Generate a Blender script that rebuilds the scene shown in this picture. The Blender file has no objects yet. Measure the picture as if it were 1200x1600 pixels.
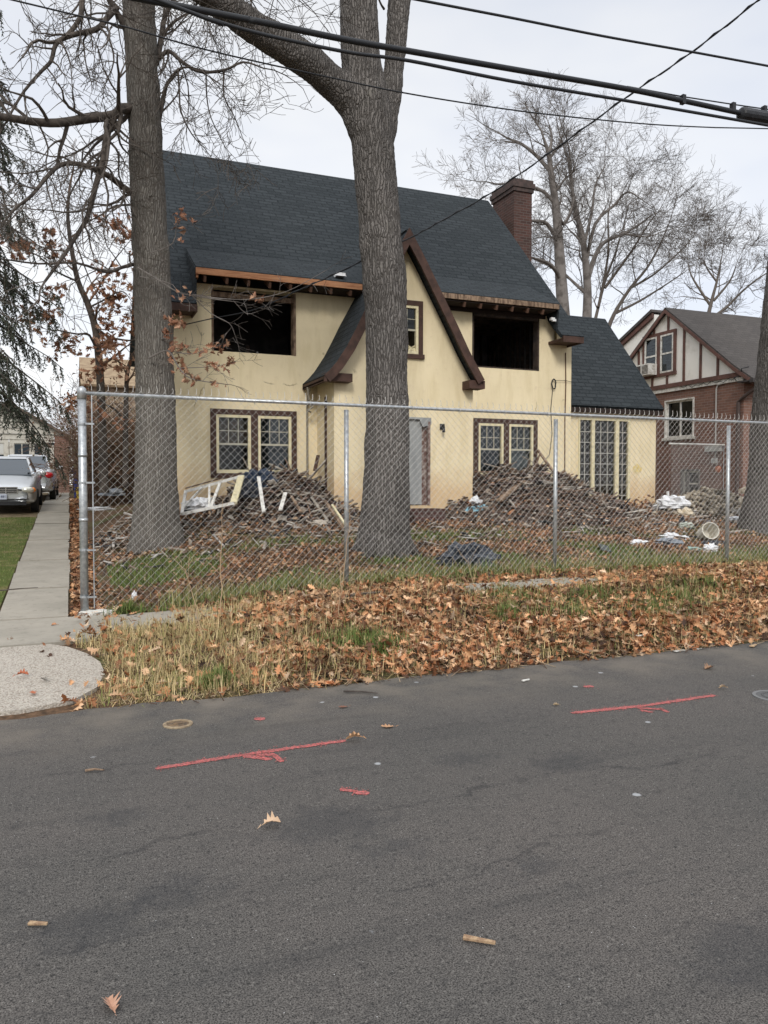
import bpy, bmesh, math, random
import numpy as np
from mathutils import Vector, Matrix, noise, Euler
S = bpy.context.scene
R = math.radians
# ------------------------------------------------------------------ camera
FPX = 1215.0; YAW = R(22.0); PIT = math.atan(43/FPX); CH = 1.6
cd = bpy.data.cameras.new("camera"); cam = bpy.data.objects.new("camera", cd); S.collection.objects.link(cam)
cam.location = (0, 0, CH); cam.rotation_euler = (math.pi/2 - PIT, 0, -YAW)
cd.sensor_fit = 'VERTICAL'; cd.sensor_height = 36; cd.sensor_width = 27; cd.lens = FPX/1600*36
cd.clip_start = .05; cd.clip_end = 3000
S.camera = cam
# ------------------------------------------------------------------ world (overcast)
W = bpy.data.worlds.new("World"); S.world = W; W.use_nodes = True
nt = W.node_tree; nt.nodes.clear()
def WN(t, **k):
    n = nt.nodes.new(t)
    for a, b in k.items(): setattr(n, a, b)
    return n
SUN_EL, SUN_AZ = R(33), R(203)
out = WN('ShaderNodeOutputWorld'); mixs = WN('ShaderNodeMixShader')
b1 = WN('ShaderNodeBackground'); b2 = WN('ShaderNodeBackground')
sky = WN('ShaderNodeTexSky', sky_type='NISHITA', sun_disc=False)
sky.sun_elevation = SUN_EL; sky.sun_rotation = SUN_AZ
nt.links.new(sky.outputs[0], b1.inputs[0]); b1.inputs[1].default_value = .12
tc = WN('ShaderNodeTexCoord'); sep = WN('ShaderNodeSeparateXYZ')
mp = WN('ShaderNodeMapping'); mp.inputs['Scale'].default_value = (1.2, 1.2, 3.2)
nz = WN('ShaderNodeTexNoise'); nz.inputs['Scale'].default_value = 1.6; nz.inputs['Detail'].default_value = 4
nt.links.new(tc.outputs['Generated'], sep.inputs[0]); nt.links.new(tc.outputs['Generated'], mp.inputs[0]); nt.links.new(mp.outputs[0], nz.inputs[0])
cr = WN('ShaderNodeValToRGB'); cr.color_ramp.elements[0].position = .36; cr.color_ramp.elements[1].position = .62
cr.color_ramp.elements[0].color = (.57, .60, .665, 1); cr.color_ramp.elements[1].color = (.74, .738, .73, 1)
nt.links.new(nz.outputs[0], cr.inputs[0])
zr = WN('ShaderNodeValToRGB'); e = zr.color_ramp.elements     # the overcast dome is brighter towards the zenith
e[0].position = 0.0; e[1].position = 1.0; e[1].color = (.78,)*3+(1,)
x = e.new(.2); x.color = (.43,)*3+(1,); e[0].color = (.43,)*3+(1,)
x = e.new(.56); x.color = (.37,)*3+(1,)
nt.links.new(sep.outputs[2], zr.inputs[0])
ml = WN('ShaderNodeMath', operation='MULTIPLY'); ml.inputs[1].default_value = 2.5
nt.links.new(zr.outputs[0], ml.inputs[0]); nt.links.new(cr.outputs[0], b2.inputs[0]); nt.links.new(ml.outputs[0], b2.inputs[1])
mixs.inputs[0].default_value = .93
nt.links.new(b1.outputs[0], mixs.inputs[1]); nt.links.new(b2.outputs[0], mixs.inputs[2]); nt.links.new(mixs.outputs[0], out.inputs[0])
sl = bpy.data.lights.new("sun", 'SUN'); sl.energy = 1.5; sl.angle = R(16); sl.color = (1, .96, .9)
so = bpy.data.objects.new("sun", sl); S.collection.objects.link(so)
sd = Vector((math.sin(SUN_AZ)*math.cos(SUN_EL), math.cos(SUN_AZ)*math.cos(SUN_EL), math.sin(SUN_EL)))  # towards the sun
so.rotation_euler = sd.to_track_quat('Z', 'Y').to_euler(); so.location = (0, 0, 30)
S.view_settings.view_transform = 'Standard'; S.view_settings.look = 'None'; S.view_settings.gamma = 1
S.view_settings.exposure = 0.5
# ------------------------------------------------------------------ helpers
_f = Vector((math.sin(YAW)*math.cos(PIT), math.cos(YAW)*math.cos(PIT), -math.sin(PIT)))
_r = Vector((math.cos(YAW), -math.sin(YAW), 0)); _u = _r.cross(_f); _C = Vector((0, 0, CH))
def _ray(x, y): return _f + _r*((x-600)/FPX) - _u*((y-800)/FPX)
def atY(x, y, Y): d = _ray(x, y); return _C + d*(Y/d.y)
def atX(x, y, X): d = _ray(x, y); return _C + d*(X/d.x)
def atZ(x, y, Z): d = _ray(x, y); return _C + d*((Z-CH)/d.z)
def depth(p): return (Vector(p)-_C).dot(_f)
def sm(t): t = max(0., min(1., t)); return t*t*(3-2*t)
def base9(x): return .12 + .17*sm((x-.4)/4.5)
def gz(x, y):
    b9 = base9(x)
    if y <= 5.85: return -.03 if y > -3.3 else -.03+.12*sm((-3.3-y)/.5)
    if y <= 9.37:
        t = (y-5.85)/3.52
        zz = -.02 + (b9+.02)*(sm(t*1.6)*.75+t*.25)
        k = sm((x-.9)/1.0)
        zz += k*.07*sm((y-5.85)/.5)*sm((9.3-y)/1.2) if y > 5.85 else 0
        zz += k*.05*noise.noise((x*.9, y*1.1, 3.1))*sm((y-5.85)/.4)
        if x < .55: # driveway mouth is smooth
            q = sm((x-.2)/.35); lin = .12*min(1, (y-5.85)/1.85)-.012
            zz = lin*(1-q)+zz*q
        return zz
    yard = b9 + .118*(y-9.4)
    cap = 1.0+.014*max(0, y-15.4)
    yard = min(yard, cap) if y < 15.4 else cap
    drv = .12+.056*(y-9.3) if y < 24 else min(1.3, .943+.036*(y-24))
    w = sm((x-.1)/1.4)
    z = drv*(1-w)+yard*w
    if x > .3 and y < 18: z += .025*noise.noise((x*.7, y*.7, 0))
    return min(z, 1.32)
ROOTS = {}
class MB:
    def __init__(s): s.v = []; s.f = []; s.c = []; s.col = None
    def add(s, vs, fs, col=None):
        n = len(s.v); s.v += [tuple(p) for p in vs]; s.f += [tuple(i+n for i in f) for f in fs]
        c = col or s.col or (1, 1, 1); s.c += [c]*len(vs); return s
    def box(s, x0, x1, y0, y1, z0, z1, col=None):
        x0, x1 = sorted((x0, x1)); y0, y1 = sorted((y0, y1)); z0, z1 = sorted((z0, z1))
        return s.add([(x0,y0,z0),(x1,y0,z0),(x1,y1,z0),(x0,y1,z0),(x0,y0,z1),(x1,y0,z1),(x1,y1,z1),(x0,y1,z1)],
                     [(0,3,2,1),(4,5,6,7),(0,1,5,4),(1,2,6,5),(2,3,7,6),(3,0,4,7)], col)
    def obox(s, c, size, rot, col=None, taper=1.0):
        hx, hy, hz = size[0]/2, size[1]/2, size[2]/2; m = rot.to_matrix() if not isinstance(rot, Matrix) else rot; c = Vector(c)
        vs = []
        for z in (-hz, hz):
            for a, b in ((-hx,-hy),(hx,-hy*taper),(hx,hy*taper),(-hx,hy)): vs.append(c + m @ Vector((a, b, z)))
        return s.add(vs, [(0,3,2,1),(4,5,6,7),(0,1,5,4),(1,2,6,5),(2,3,7,6),(3,0,4,7)], col)
    def bar(s, p, q, w, h, up=(0,0,1), col=None):
        p, q = Vector(p), Vector(q); d = (q-p).normalized(); a = d.cross(Vector(up))
        if a.length < 1e-3: a = d.cross(Vector((1,0,0)))
        a.normalize(); b = a.cross(d); vs = []
        for e_ in (p, q):
            for i, j in ((-1,-1),(1,-1),(1,1),(-1,1)): vs.append(e_ + a*(i*w/2) + b*(j*h/2))
        return s.add(vs, [(0,1,2,3),(7,6,5,4),(0,4,5,1),(1,5,6,2),(2,6,7,3),(3,7,4,0)], col)
    def tube(s, pts, rad, n=6, cap=True, col=None):
        pts = [Vector(p) for p in pts]
        if not hasattr(rad, '__len__'): rad = [rad]*len(pts)
        vs = []; fs = []; m = len(pts); a = None
        for i, p in enumerate(pts):
            d = (pts[min(i+1, m-1)]-pts[max(i-1, 0)])
            if d.length < 1e-9: d = Vector((0,0,1))
            d.normalize()
            if a is None:
                a = d.cross(Vector((.13,.21,1)));
                if a.length < .05: a = d.cross(Vector((1,0,0)))
            a = (a - d*a.dot(d)); a.normalize(); b = d.cross(a)
            for k in range(n):
                t = 2*math.pi*k/n; vs.append(p + a*(math.cos(t)*rad[i]) + b*(math.sin(t)*rad[i]))
        for i in range(m-1):
            for k in range(n):
                k2 = (k+1) % n; fs.append((i*n+k, i*n+k2, (i+1)*n+k2, (i+1)*n+k))
        if cap: fs.append(tuple(reversed(range(n)))); fs.append(tuple(range((m-1)*n, m*n)))
        return s.add(vs, fs, col)
    def prism(s, poly, vec, col=None):
        n = len(poly); v = Vector(vec); vs = [Vector(p) for p in poly] + [Vector(p)+v for p in poly]
        fs = [tuple(range(n)), tuple(reversed(range(n, 2*n)))] + [(i, i+n, (i+1) % n+n, (i+1) % n) for i in range(n)]
        return s.add(vs, fs, col)
    def slab(s, poly, t, col=None):
        p = [Vector(q) for q in poly]; nrm = (p[1]-p[0]).cross(p[2]-p[0]).normalized()
        if nrm.z < 0: nrm = -nrm
        return s.prism(p, -nrm*t, col)
    def lathe(s, c, prof, n=20, axis=(0,0,1), col=None):
        c = Vector(c); q = Vector((0,0,1)).rotation_difference(Vector(axis)); vs = []; fs = []
        for r, z in prof:
            for k in range(n):
                t = 2*math.pi*k/n; vs.append(c + q @ Vector((r*math.cos(t), r*math.sin(t), z)))
        for i in range(len(prof)-1):
            for k in range(n): k2 = (k+1) % n; fs.append((i*n+k, i*n+k2, (i+1)*n+k2, (i+1)*n+k))
        fs.append(tuple(reversed(range(n)))); fs.append(tuple(range((len(prof)-1)*n, len(prof)*n)))
        return s.add(vs, fs, col)
    def blob(s, c, rx, ry, rz, amp=.25, fr=3., seed=0, n=14, m=9, col=None, flat=None):
        c = Vector(c); vs = []; fs = []
        for i in range(m+1):
            th = math.pi*i/m
            for k in range(n):
                ph = 2*math.pi*k/n; d = Vector((math.sin(th)*math.cos(ph), math.sin(th)*math.sin(ph), math.cos(th)))
                q = 1+amp*noise.noise(d*fr+Vector((seed*7.1, seed, 0)))*1.6
                v = c+Vector((d.x*rx*q, d.y*ry*q, d.z*rz*q))
                if flat is not None: v.z = max(v.z, flat)
                vs.append(v)
        for i in range(m):
            for k in range(n): k2 = (k+1) % n; fs.append((i*n+k, (i+1)*n+k, (i+1)*n+k2, i*n+k2))
        return s.add(vs, fs, col)
    def build(s, name, mat, parent=None, smooth=False, off=None, color=False):
        o = Vector((0,0,0))
        if off is not None: o = Vector(off)
        elif parent is not None: o = Vector(ROOTS.get(parent.name, (0,0,0)))
        me = bpy.data.meshes.new(name)
        co = np.array(s.v, dtype=np.float64) - np.array(o)
        me.from_pydata(co.tolist(), [], s.f); me.update()
        finish(me, mat, smooth, s.c if color else None, np.array(s.v))
        ob = bpy.data.objects.new(name, me); S.collection.objects.link(ob)
        if parent is not None: ob.parent = parent; ROOTS[ob.name] = o
        else: ob.location = o
        return ob
def finish(me, mat, smooth, cols, wco=None):
    if smooth: me.polygons.foreach_set('use_smooth', [True]*len(me.polygons))
    if cols is not None:
        ca = me.color_attributes.new('Col', 'FLOAT_COLOR', 'POINT'); a = np.ones((len(me.vertices), 4), dtype=np.float32); a[:, :3] = np.array(cols); ca.data.foreach_set('color', a.ravel())
    if wco is not None and len(me.polygons) < 60000:
        nf = len(me.polygons); nl = len(me.loops)
        nrm = np.empty(nf*3); me.polygons.foreach_get('normal', nrm); nrm = nrm.reshape(-1, 3)
        tot = np.empty(nf, dtype=np.int32); me.polygons.foreach_get('loop_total', tot)
        vi = np.empty(nl, dtype=np.int32); me.loops.foreach_get('vertex_index', vi)
        u = np.stack([-nrm[:, 1], nrm[:, 0], np.zeros(nf)], 1); l = np.linalg.norm(u, axis=1)
        u[l < .05] = (1, 0, 0); l[l < .05] = 1; u /= l[:, None]
        # one direction per wall: same sign whichever side the face looks to
        flip = (np.abs(u[:, 0]) > np.abs(u[:, 1])) & (u[:, 0] < 0) | (np.abs(u[:, 0]) <= np.abs(u[:, 1])) & (u[:, 1] < 0); u[flip] *= -1
        v = np.cross(nrm, u); v[v[:, 2] < 0] *= -1
        fi = np.repeat(np.arange(nf), tot); P = wco[vi]
        uv = np.stack([(P*u[fi]).sum(1), (P*v[fi]).sum(1)], 1).astype(np.float32)
        ul = me.uv_layers.new(name='UVMap'); ul.data.foreach_set('uv', uv.ravel())
    if mat is not None: me.materials.append(mat)
def thing(name, label, cat, loc=(0,0,0), group=None, kind=None):
    o = bpy.data.objects.new(name, None); o.empty_display_size = .2; S.collection.objects.link(o); o.location = loc
    ROOTS[o.name] = Vector(loc); o['label'] = label; o['category'] = cat
    if group: o['group'] = group
    if kind: o['kind'] = kind
    return o
def tag(o, label=None, cat=None, group=None, kind=None):
    if label: o['label'] = label
    if cat: o['category'] = cat
    if group: o['group'] = group
    if kind: o['kind'] = kind
    return o
def inst(name, tv, tf, Rm, T, cols, mat, parent=None, smooth=False):
    """many small copies of one template baked into ONE mesh"""
    tv = np.asarray(tv); M = len(T); n = len(tv)
    co = (np.einsum('mij,nj->mni', Rm, tv) + T[:, None, :]).reshape(-1, 3)
    if parent is not None: co = co - np.array(ROOTS.get(parent.name, (0,0,0)))
    lv = np.concatenate([np.array(f) for f in tf]); lt = np.array([len(f) for f in tf])
    L = (lv[None, :] + (np.arange(M)*n)[:, None]).ravel(); tot = np.tile(lt, M)
    me = bpy.data.meshes.new(name); me.vertices.add(len(co)); me.vertices.foreach_set('co', co.astype(np.float32).ravel())
    me.loops.add(len(L)); me.loops.foreach_set('vertex_index', L.astype(np.int32))
    me.polygons.add(len(tot)); st = np.concatenate([[0], np.cumsum(tot)[:-1]])
    me.polygons.foreach_set('loop_start', st.astype(np.int32)); me.update(calc_edges=True)
    finish(me, mat, smooth, np.repeat(cols, n, axis=0))
    ob = bpy.data.objects.new(name, me); S.collection.objects.link(ob)
    if parent is not None: ob.parent = parent
    return ob
def rots(rng, M, tilt=.5, scale=(1, 1)):
    """random heading, limited tilt, random size"""
    a = rng.uniform(0, 2*math.pi, M); ax = rng.normal(0, tilt, M); ay = rng.normal(0, tilt, M)
    ca, sa = np.cos(a), np.sin(a); cx, sx = np.cos(ax), np.sin(ax); cy, sy = np.cos(ay), np.sin(ay)
    Z = np.zeros((M, 3, 3)); Z[:, 0, 0] = ca; Z[:, 0, 1] = -sa; Z[:, 1, 0] = sa; Z[:, 1, 1] = ca; Z[:, 2, 2] = 1
    X = np.zeros((M, 3, 3)); X[:, 0, 0] = 1; X[:, 1, 1] = cx; X[:, 1, 2] = -sx; X[:, 2, 1] = sx; X[:, 2, 2] = cx
    Y = np.zeros((M, 3, 3)); Y[:, 1, 1] = 1; Y[:, 0, 0] = cy; Y[:, 0, 2] = sy; Y[:, 2, 0] = -sy; Y[:, 2, 2] = cy
    return np.einsum('mij,mjk,mkl->mil', Y, X, Z)*rng.uniform(scale[0], scale[1], M)[:, None, None]
# ------------------------------------------------------------------ materials
MATS = {}
def mat(name, col, rough=.8, metal=0., noisy=None, bump=None, spec=.3, attr=False, alpha=None, trans=None):
    """noisy=(scale, other colour, lo, hi[, stretch])   bump=(scale, strength, dist)"""
    m = bpy.data.materials.new(name); m.use_nodes = True; t = m.node_tree; n = t.nodes; l = t.links
    p = n['Principled BSDF']; p.inputs['Roughness'].default_value = rough; p.inputs['Metallic'].default_value = metal
    p.inputs['Specular IOR Level'].default_value = spec
    p.inputs['Base Color'].default_value = tuple(col)+(1,)
    g = n.new('ShaderNodeTexCoord'); src = None
    if attr:
        a = n.new('ShaderNodeAttribute'); a.attribute_name = 'Col'; src = a.outputs['Color']
        if col != (1, 1, 1):
            x = n.new('ShaderNodeMix'); x.data_type = 'RGBA'; x.blend_type = 'MULTIPLY'; x.inputs[0].default_value = 1
            l.new(src, x.inputs[6]); x.inputs[7].default_value = tuple(col)+(1,); src = x.outputs[2]
    if noisy:
        mp_ = n.new('ShaderNodeMapping'); st = noisy[4] if len(noisy) > 4 else (1, 1, 1); mp_.inputs['Scale'].default_value = st
        l.new(g.outputs['Object'], mp_.inputs[0])
        z = n.new('ShaderNodeTexNoise'); z.inputs['Scale'].default_value = noisy[0]; z.inputs['Detail'].default_value = 6; z.inputs['Roughness'].default_value = .62
        l.new(mp_.outputs[0], z.inputs[0]); r = n.new('ShaderNodeMapRange'); r.inputs[1].default_value = noisy[2]; r.inputs[2].default_value = noisy[3]
        l.new(z.outputs[0], r.inputs[0]); x = n.new('ShaderNodeMix'); x.data_type = 'RGBA'; l.new(r.outputs[0], x.inputs[0])
        if src: l.new(src, x.inputs[6]); x.blend_type = 'MULTIPLY'
        else: x.inputs[6].default_value = tuple(col)+(1,)
        x.inputs[7].default_value = tuple(noisy[1])+(1,); src = x.outputs[2]
    if src: l.new(src, p.inputs['Base Color'])
    if bump:
        z = n.new('ShaderNodeTexNoise'); z.inputs['Scale'].default_value = bump[0]; z.inputs['Detail'].default_value = 5; l.new(g.outputs['Object'], z.inputs[0])
        b = n.new('ShaderNodeBump'); b.inputs['Strength'].default_value = bump[1]; b.inputs['Distance'].default_value = bump[2]
        l.new(z.outputs[0], b.inputs['Height']); l.new(b.outputs[0], p.inputs['Normal'])
    MATS[name] = m; return m
def NN(m): return m.node_tree.nodes, m.node_tree.links, m.node_tree.nodes['Principled BSDF']
def mixc(n, l, fac, a, b, blend='MIX'):
    x = n.new('ShaderNodeMix'); x.data_type = 'RGBA'; x.blend_type = blend
    for i, q in ((0, fac), (6, a), (7, b)):
        if hasattr(q, 'links'): l.new(q, x.inputs[i])
        else: x.inputs[i].default_value = q if i == 0 else tuple(q)+(1,)
    return x.outputs[2]
def noi(n, l, vec, scale, detail=5, rough=.6, st=None, dist=0.):
    if st:
        mp_ = n.new('ShaderNodeMapping'); mp_.inputs['Scale'].default_value = st; l.new(vec, mp_.inputs[0]); vec = mp_.outputs[0]
    z = n.new('ShaderNodeTexNoise'); z.inputs['Scale'].default_value = scale; z.inputs['Detail'].default_value = detail; z.inputs['Roughness'].default_value = rough
    z.inputs['Distortion'].default_value = dist; l.new(vec, z.inputs[0]); return z.outputs[0]
def rng_(n, l, v, a, b, c=0., d=1.):
    r = n.new('ShaderNodeMapRange'); l.new(v, r.inputs[0])
    for i, q in enumerate((a, b, c, d)): r.inputs[i+1].default_value = q
    return r.outputs[0]
def bumpn(n, l, p, h, s, d):
    b = n.new('ShaderNodeBump'); b.inputs['Strength'].default_value = s; b.inputs['Distance'].default_value = d
    l.new(h, b.inputs['Height']); l.new(b.outputs[0], p.inputs['Normal']); return b
def m_asphalt():
    m = mat('asphalt', (.1, .1, .1), .9, spec=.25); n, l, p = NN(m); g = n.new('ShaderNodeTexCoord').outputs['Object']
    big = noi(n, l, g, .55, 3); grain = noi(n, l, g, 170, 2, .8); mid = noi(n, l, g, 14, 6, .7); pit = noi(n, l, g, 62, 2, .6)
    c = mixc(n, l, rng_(n, l, big, .35, .68), (.088, .080, .074), (.069, .066, .062))
    c = mixc(n, l, rng_(n, l, grain, .40, .62), (.25, .25, .26), c, 'MULTIPLY') if False else c
    dk = rng_(n, l, grain, .36, .62, .2, 1.9)
    v = n.new('ShaderNodeCombineColor')
    for i in range(3): l.new(dk, v.inputs[i])
    c = mixc(n, l, 1., c, v.outputs[0], 'MULTIPLY')
    c = mixc(n, l, rng_(n, l, mid, .3, .5, .45, 0), c, (.028, .028, .029))
    c = mixc(n, l, rng_(n, l, pit, .40, .33, 0, .8), c, (.018, .018, .018)); c = mixc(n, l, rng_(n, l, pit, .60, .68, 0, .6), c, (.19, .18, .165))
    # tyre-wide streaks along the road
    stq = noi(n, l, g, 1.2, 4, .6, (.25, 2.6, 1)); c = mixc(n, l, rng_(n, l, stq, .56, .74, 0, .45), c, (.036, .036, .037))
    # light aggregate
    vo = n.new('ShaderNodeTexVoronoi'); vo.inputs['Scale'].default_value = 55; l.new(g, vo.inputs[0])
    sp = rng_(n, l, vo.outputs['Distance'], .13, .07); rnd = n.new('ShaderNodeSeparateColor'); l.new(vo.outputs['Color'], rnd.inputs[0])
    pick = rng_(n, l, rnd.outputs[0], .93, .95); mu = n.new('ShaderNodeMath'); mu.operation = 'MULTIPLY'; l.new(sp, mu.inputs[0]); l.new(pick, mu.inputs[1])
    c = mixc(n, l, mu.outputs[0], c, (.5, .5, .5))
    vo2 = n.new('ShaderNodeTexVoronoi'); vo2.inputs['Scale'].default_value = 3.1; l.new(g, vo2.inputs[0])
    s2 = noi(n, l, g, 40, 2); ad = n.new('ShaderNodeMath'); ad.operation = 'MULTIPLY_ADD'; l.new(s2, ad.inputs[0]); ad.inputs[1].default_value = .06; l.new(vo2.outputs['Distance'], ad.inputs[2])
    r2 = n.new('ShaderNodeSeparateColor'); l.new(vo2.outputs['Color'], r2.inputs[0]); pk = rng_(n, l, r2.outputs[1], .62, .64)
    m2 = n.new('ShaderNodeMath'); m2.operation = 'MULTIPLY'; l.new(rng_(n, l, ad.outputs[0], .105, .08), m2.inputs[0]); l.new(pk, m2.inputs[1])
    c = mixc(n, l, m2.outputs[0], c, (.32, .33, .34))
    # sand and dust gathers towards the verge, oil stains further out
    sx = n.new('ShaderNodeSeparateXYZ'); l.new(g, sx.inputs[0])
    dust = n.new('ShaderNodeMath'); dust.operation = 'MULTIPLY'; l.new(rng_(n, l, sx.outputs[1], 4.7, 5.75), dust.inputs[0]); l.new(rng_(n, l, noi(n, l, g, 2.5, 4), .35, .7), dust.inputs[1])
    c = mixc(n, l, rng_(n, l, dust.outputs[0], 0, 1, 0, .75), c, (.19, .165, .135))
    sy_ = n.new('ShaderNodeMath'); sy_.operation = 'MULTIPLY_ADD'; l.new(noi(n, l, g, 1.1, 6, .65), sy_.inputs[0]); sy_.inputs[1].default_value = .7; l.new(sx.outputs[1], sy_.inputs[2])
    for y0, hw, a_ in ((3.88, .028, .55), (3.20, .016, .5), (2.45, .012, .4), (4.95, .012, .4)):   # tar seams and hairline cracks along the road
        ab = n.new('ShaderNodeMath'); ab.operation = 'SUBTRACT'; ab.inputs[1].default_value = y0; l.new(sy_.outputs[0], ab.inputs[0]); a2 = n.new('ShaderNodeMath'); a2.operation = 'ABSOLUTE'; l.new(ab.outputs[0], a2.inputs[0])
        mk = n.new('ShaderNodeMath'); mk.operation = 'MULTIPLY'; l.new(rng_(n, l, a2.outputs[0], hw, hw*.2, 0, a_), mk.inputs[0]); l.new(rng_(n, l, noi(n, l, g, 1.7, 4), .42, .6), mk.inputs[1])
        c = mixc(n, l, mk.outputs[0], c, (.022, .022, .024))
    pat = [(1.12, 3.45, .22), (2.62, 3.72, .17), (2.12, 3.98, .11), (2.15, 1.95, .22), (1.78, 2.75, .08), (.05, 2.95, .16), (.35, 3.1, .14), (.2, 3.9, .1), (1.3, 3.1, .1)]
    for (px, py, r) in pat:
        q = n.new('ShaderNodeVectorMath'); q.operation = 'DISTANCE'; q.inputs[1].default_value = (px, py, 0); wr = n.new('ShaderNodeVectorMath'); wr.operation = 'MULTIPLY'; wr.inputs[1].default_value = (.8, 1.25, 0)
        l.new(g, wr.inputs[0]); q.inputs[1].default_value = (px*.8, py*1.25, 0); l.new(wr.outputs[0], q.inputs[0])
        a = n.new('ShaderNodeMath'); a.operation = 'MULTIPLY_ADD'; l.new(noi(n, l, g, 9, 5, .7), a.inputs[0]); a.inputs[1].default_value = .55; l.new(q.outputs['Value'], a.inputs[2])
        c = mixc(n, l, rng_(n, l, a.outputs[0], r+.34, r+.18, 0, .4), c, (.03, .032, .036))
    l.new(c, p.inputs['Base Color']); bumpn(n, l, p, grain, .5, .004); return m
def m_concrete(name, c1, c2, peb=False):
    m = mat(name, c1, .9, spec=.2); n, l, p = NN(m); g = n.new('ShaderNodeTexCoord').outputs['Object']
    c = mixc(n, l, rng_(n, l, noi(n, l, g, 1.6, 6), .35, .65), c1, c2)
    c = mixc(n, l, rng_(n, l, noi(n, l, g, 11, 6, .7), .3, .46, .55, 0), c, tuple(q*.5 for q in c1))
    h = noi(n, l, g, 60, 4, .7)
    if peb:
        vo = n.new('ShaderNodeTexVoronoi'); vo.inputs['Scale'].default_value = 85; l.new(g, vo.inputs[0]); sc = n.new('ShaderNodeSeparateColor'); l.new(vo.outputs['Color'], sc.inputs[0])
        c = mixc(n, l, rng_(n, l, sc.outputs[0], 0, 1, 0, .6), c, (.58, .52, .45)); c = mixc(n, l, rng_(n, l, vo.outputs['Distance'], .45, .8, 0, .55), c, (.2, .17, .145))
        c = mixc(n, l, rng_(n, l, sc.outputs[1], .8, .82, 0, .5), c, (.17, .13, .1)); h = vo.outputs['Distance']
        l.new(c, p.inputs['Base Color']); bumpn(n, l, p, h, .6, -.01)
    else:
        l.new(c, p.inputs['Base Color']); bumpn(n, l, p, h, .4, .004)
    return m
def m_ground():
    m = mat('soil', (.09, .06, .04), .95, spec=.1); n, l, p = NN(m); g = n.new('ShaderNodeTexCoord').outputs['Object']
    a = noi(n, l, g, 18, 6, .7); b = noi(n, l, g, .9, 4)
    c = mixc(n, l, rng_(n, l, a, .35, .65), (.055, .038, .026), (.17, .105, .065))
    c2 = mixc(n, l, rng_(n, l, a, .35, .65), (.05, .06, .02), (.13, .14, .06))
    c = mixc(n, l, rng_(n, l, b, .50, .62, 0, .75), c, c2)
    l.new(c, p.inputs['Base Color']); bumpn(n, l, p, a, .7, .02); return m
def m_stucco():
    m = mat('yellow_stucco', (.66, .52, .3), .92, spec=.15); n, l, p = NN(m); g = n.new('ShaderNodeTexCoord').outputs['Object']
    c = mixc(n, l, rng_(n, l, noi(n, l, g, .8, 5, .6), .32, .68), (.79, .685, .47), (.70, .60, .40))
    c = mixc(n, l, rng_(n, l, noi(n, l, g, 2.2, 6, .65, (2.2, 2.2, .5)), .48, .70, 0, .45), c, (.56, .46, .26))
    c = mixc(n, l, rng_(n, l, noi(n, l, g, 5.5, 5, .7), .56, .72, 0, .4), c, (.58, .46, .32))
    c = mixc(n, l, rng_(n, l, noi(n, l, g, 3.0, 5, .7, (5, 5, .25)), .58, .74, 0, .2), c, (.45, .36, .22))
    # reddish splash-back near the ground
    s = n.new('ShaderNodeSeparateXYZ'); l.new(g, s.inputs[0]); a = n.new('ShaderNodeMath'); a.operation = 'MULTIPLY_ADD'
    l.new(noi(n, l, g, 2.5, 4), a.inputs[0]); a.inputs[1].default_value = -1.1; l.new(s.outputs[2], a.inputs[2])
    c = mixc(n, l, rng_(n, l, a.outputs[0], .5, -.1, 0, .55), c, (.50, .30, .15))
    # hairline cracks
    vo = n.new('ShaderNodeTexVoronoi'); vo.feature = 'DISTANCE_TO_EDGE'; vo.inputs['Scale'].default_value = .55
    wv = n.new('ShaderNodeMix'); wv.data_type = 'VECTOR'; zz = n.new('ShaderNodeTexNoise'); zz.inputs['Scale'].default_value = 2.2; zz.inputs['Detail'].default_value = 6; l.new(g, zz.inputs[0])
    wv.inputs[0].default_value = .35; l.new(g, wv.inputs[4]); l.new(zz.outputs['Color'], wv.inputs[5]); l.new(wv.outputs[1], vo.inputs[0])
    k = n.new('ShaderNodeMath'); k.operation = 'MULTIPLY'; l.new(rng_(n, l, vo.outputs['Distance'], .006, .002), k.inputs[0]); l.new(rng_(n, l, noi(n, l, g, 1.1, 3), .52, .58), k.inputs[1])
    c = mixc(n, l, rng_(n, l, k.outputs[0], 0, 1, 0, .7), c, (.22, .17, .10))
    l.new(c, p.inputs['Base Color']); bumpn(n, l, p, noi(n, l, g, 26, 6, .7), .45, .008); return m
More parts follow.
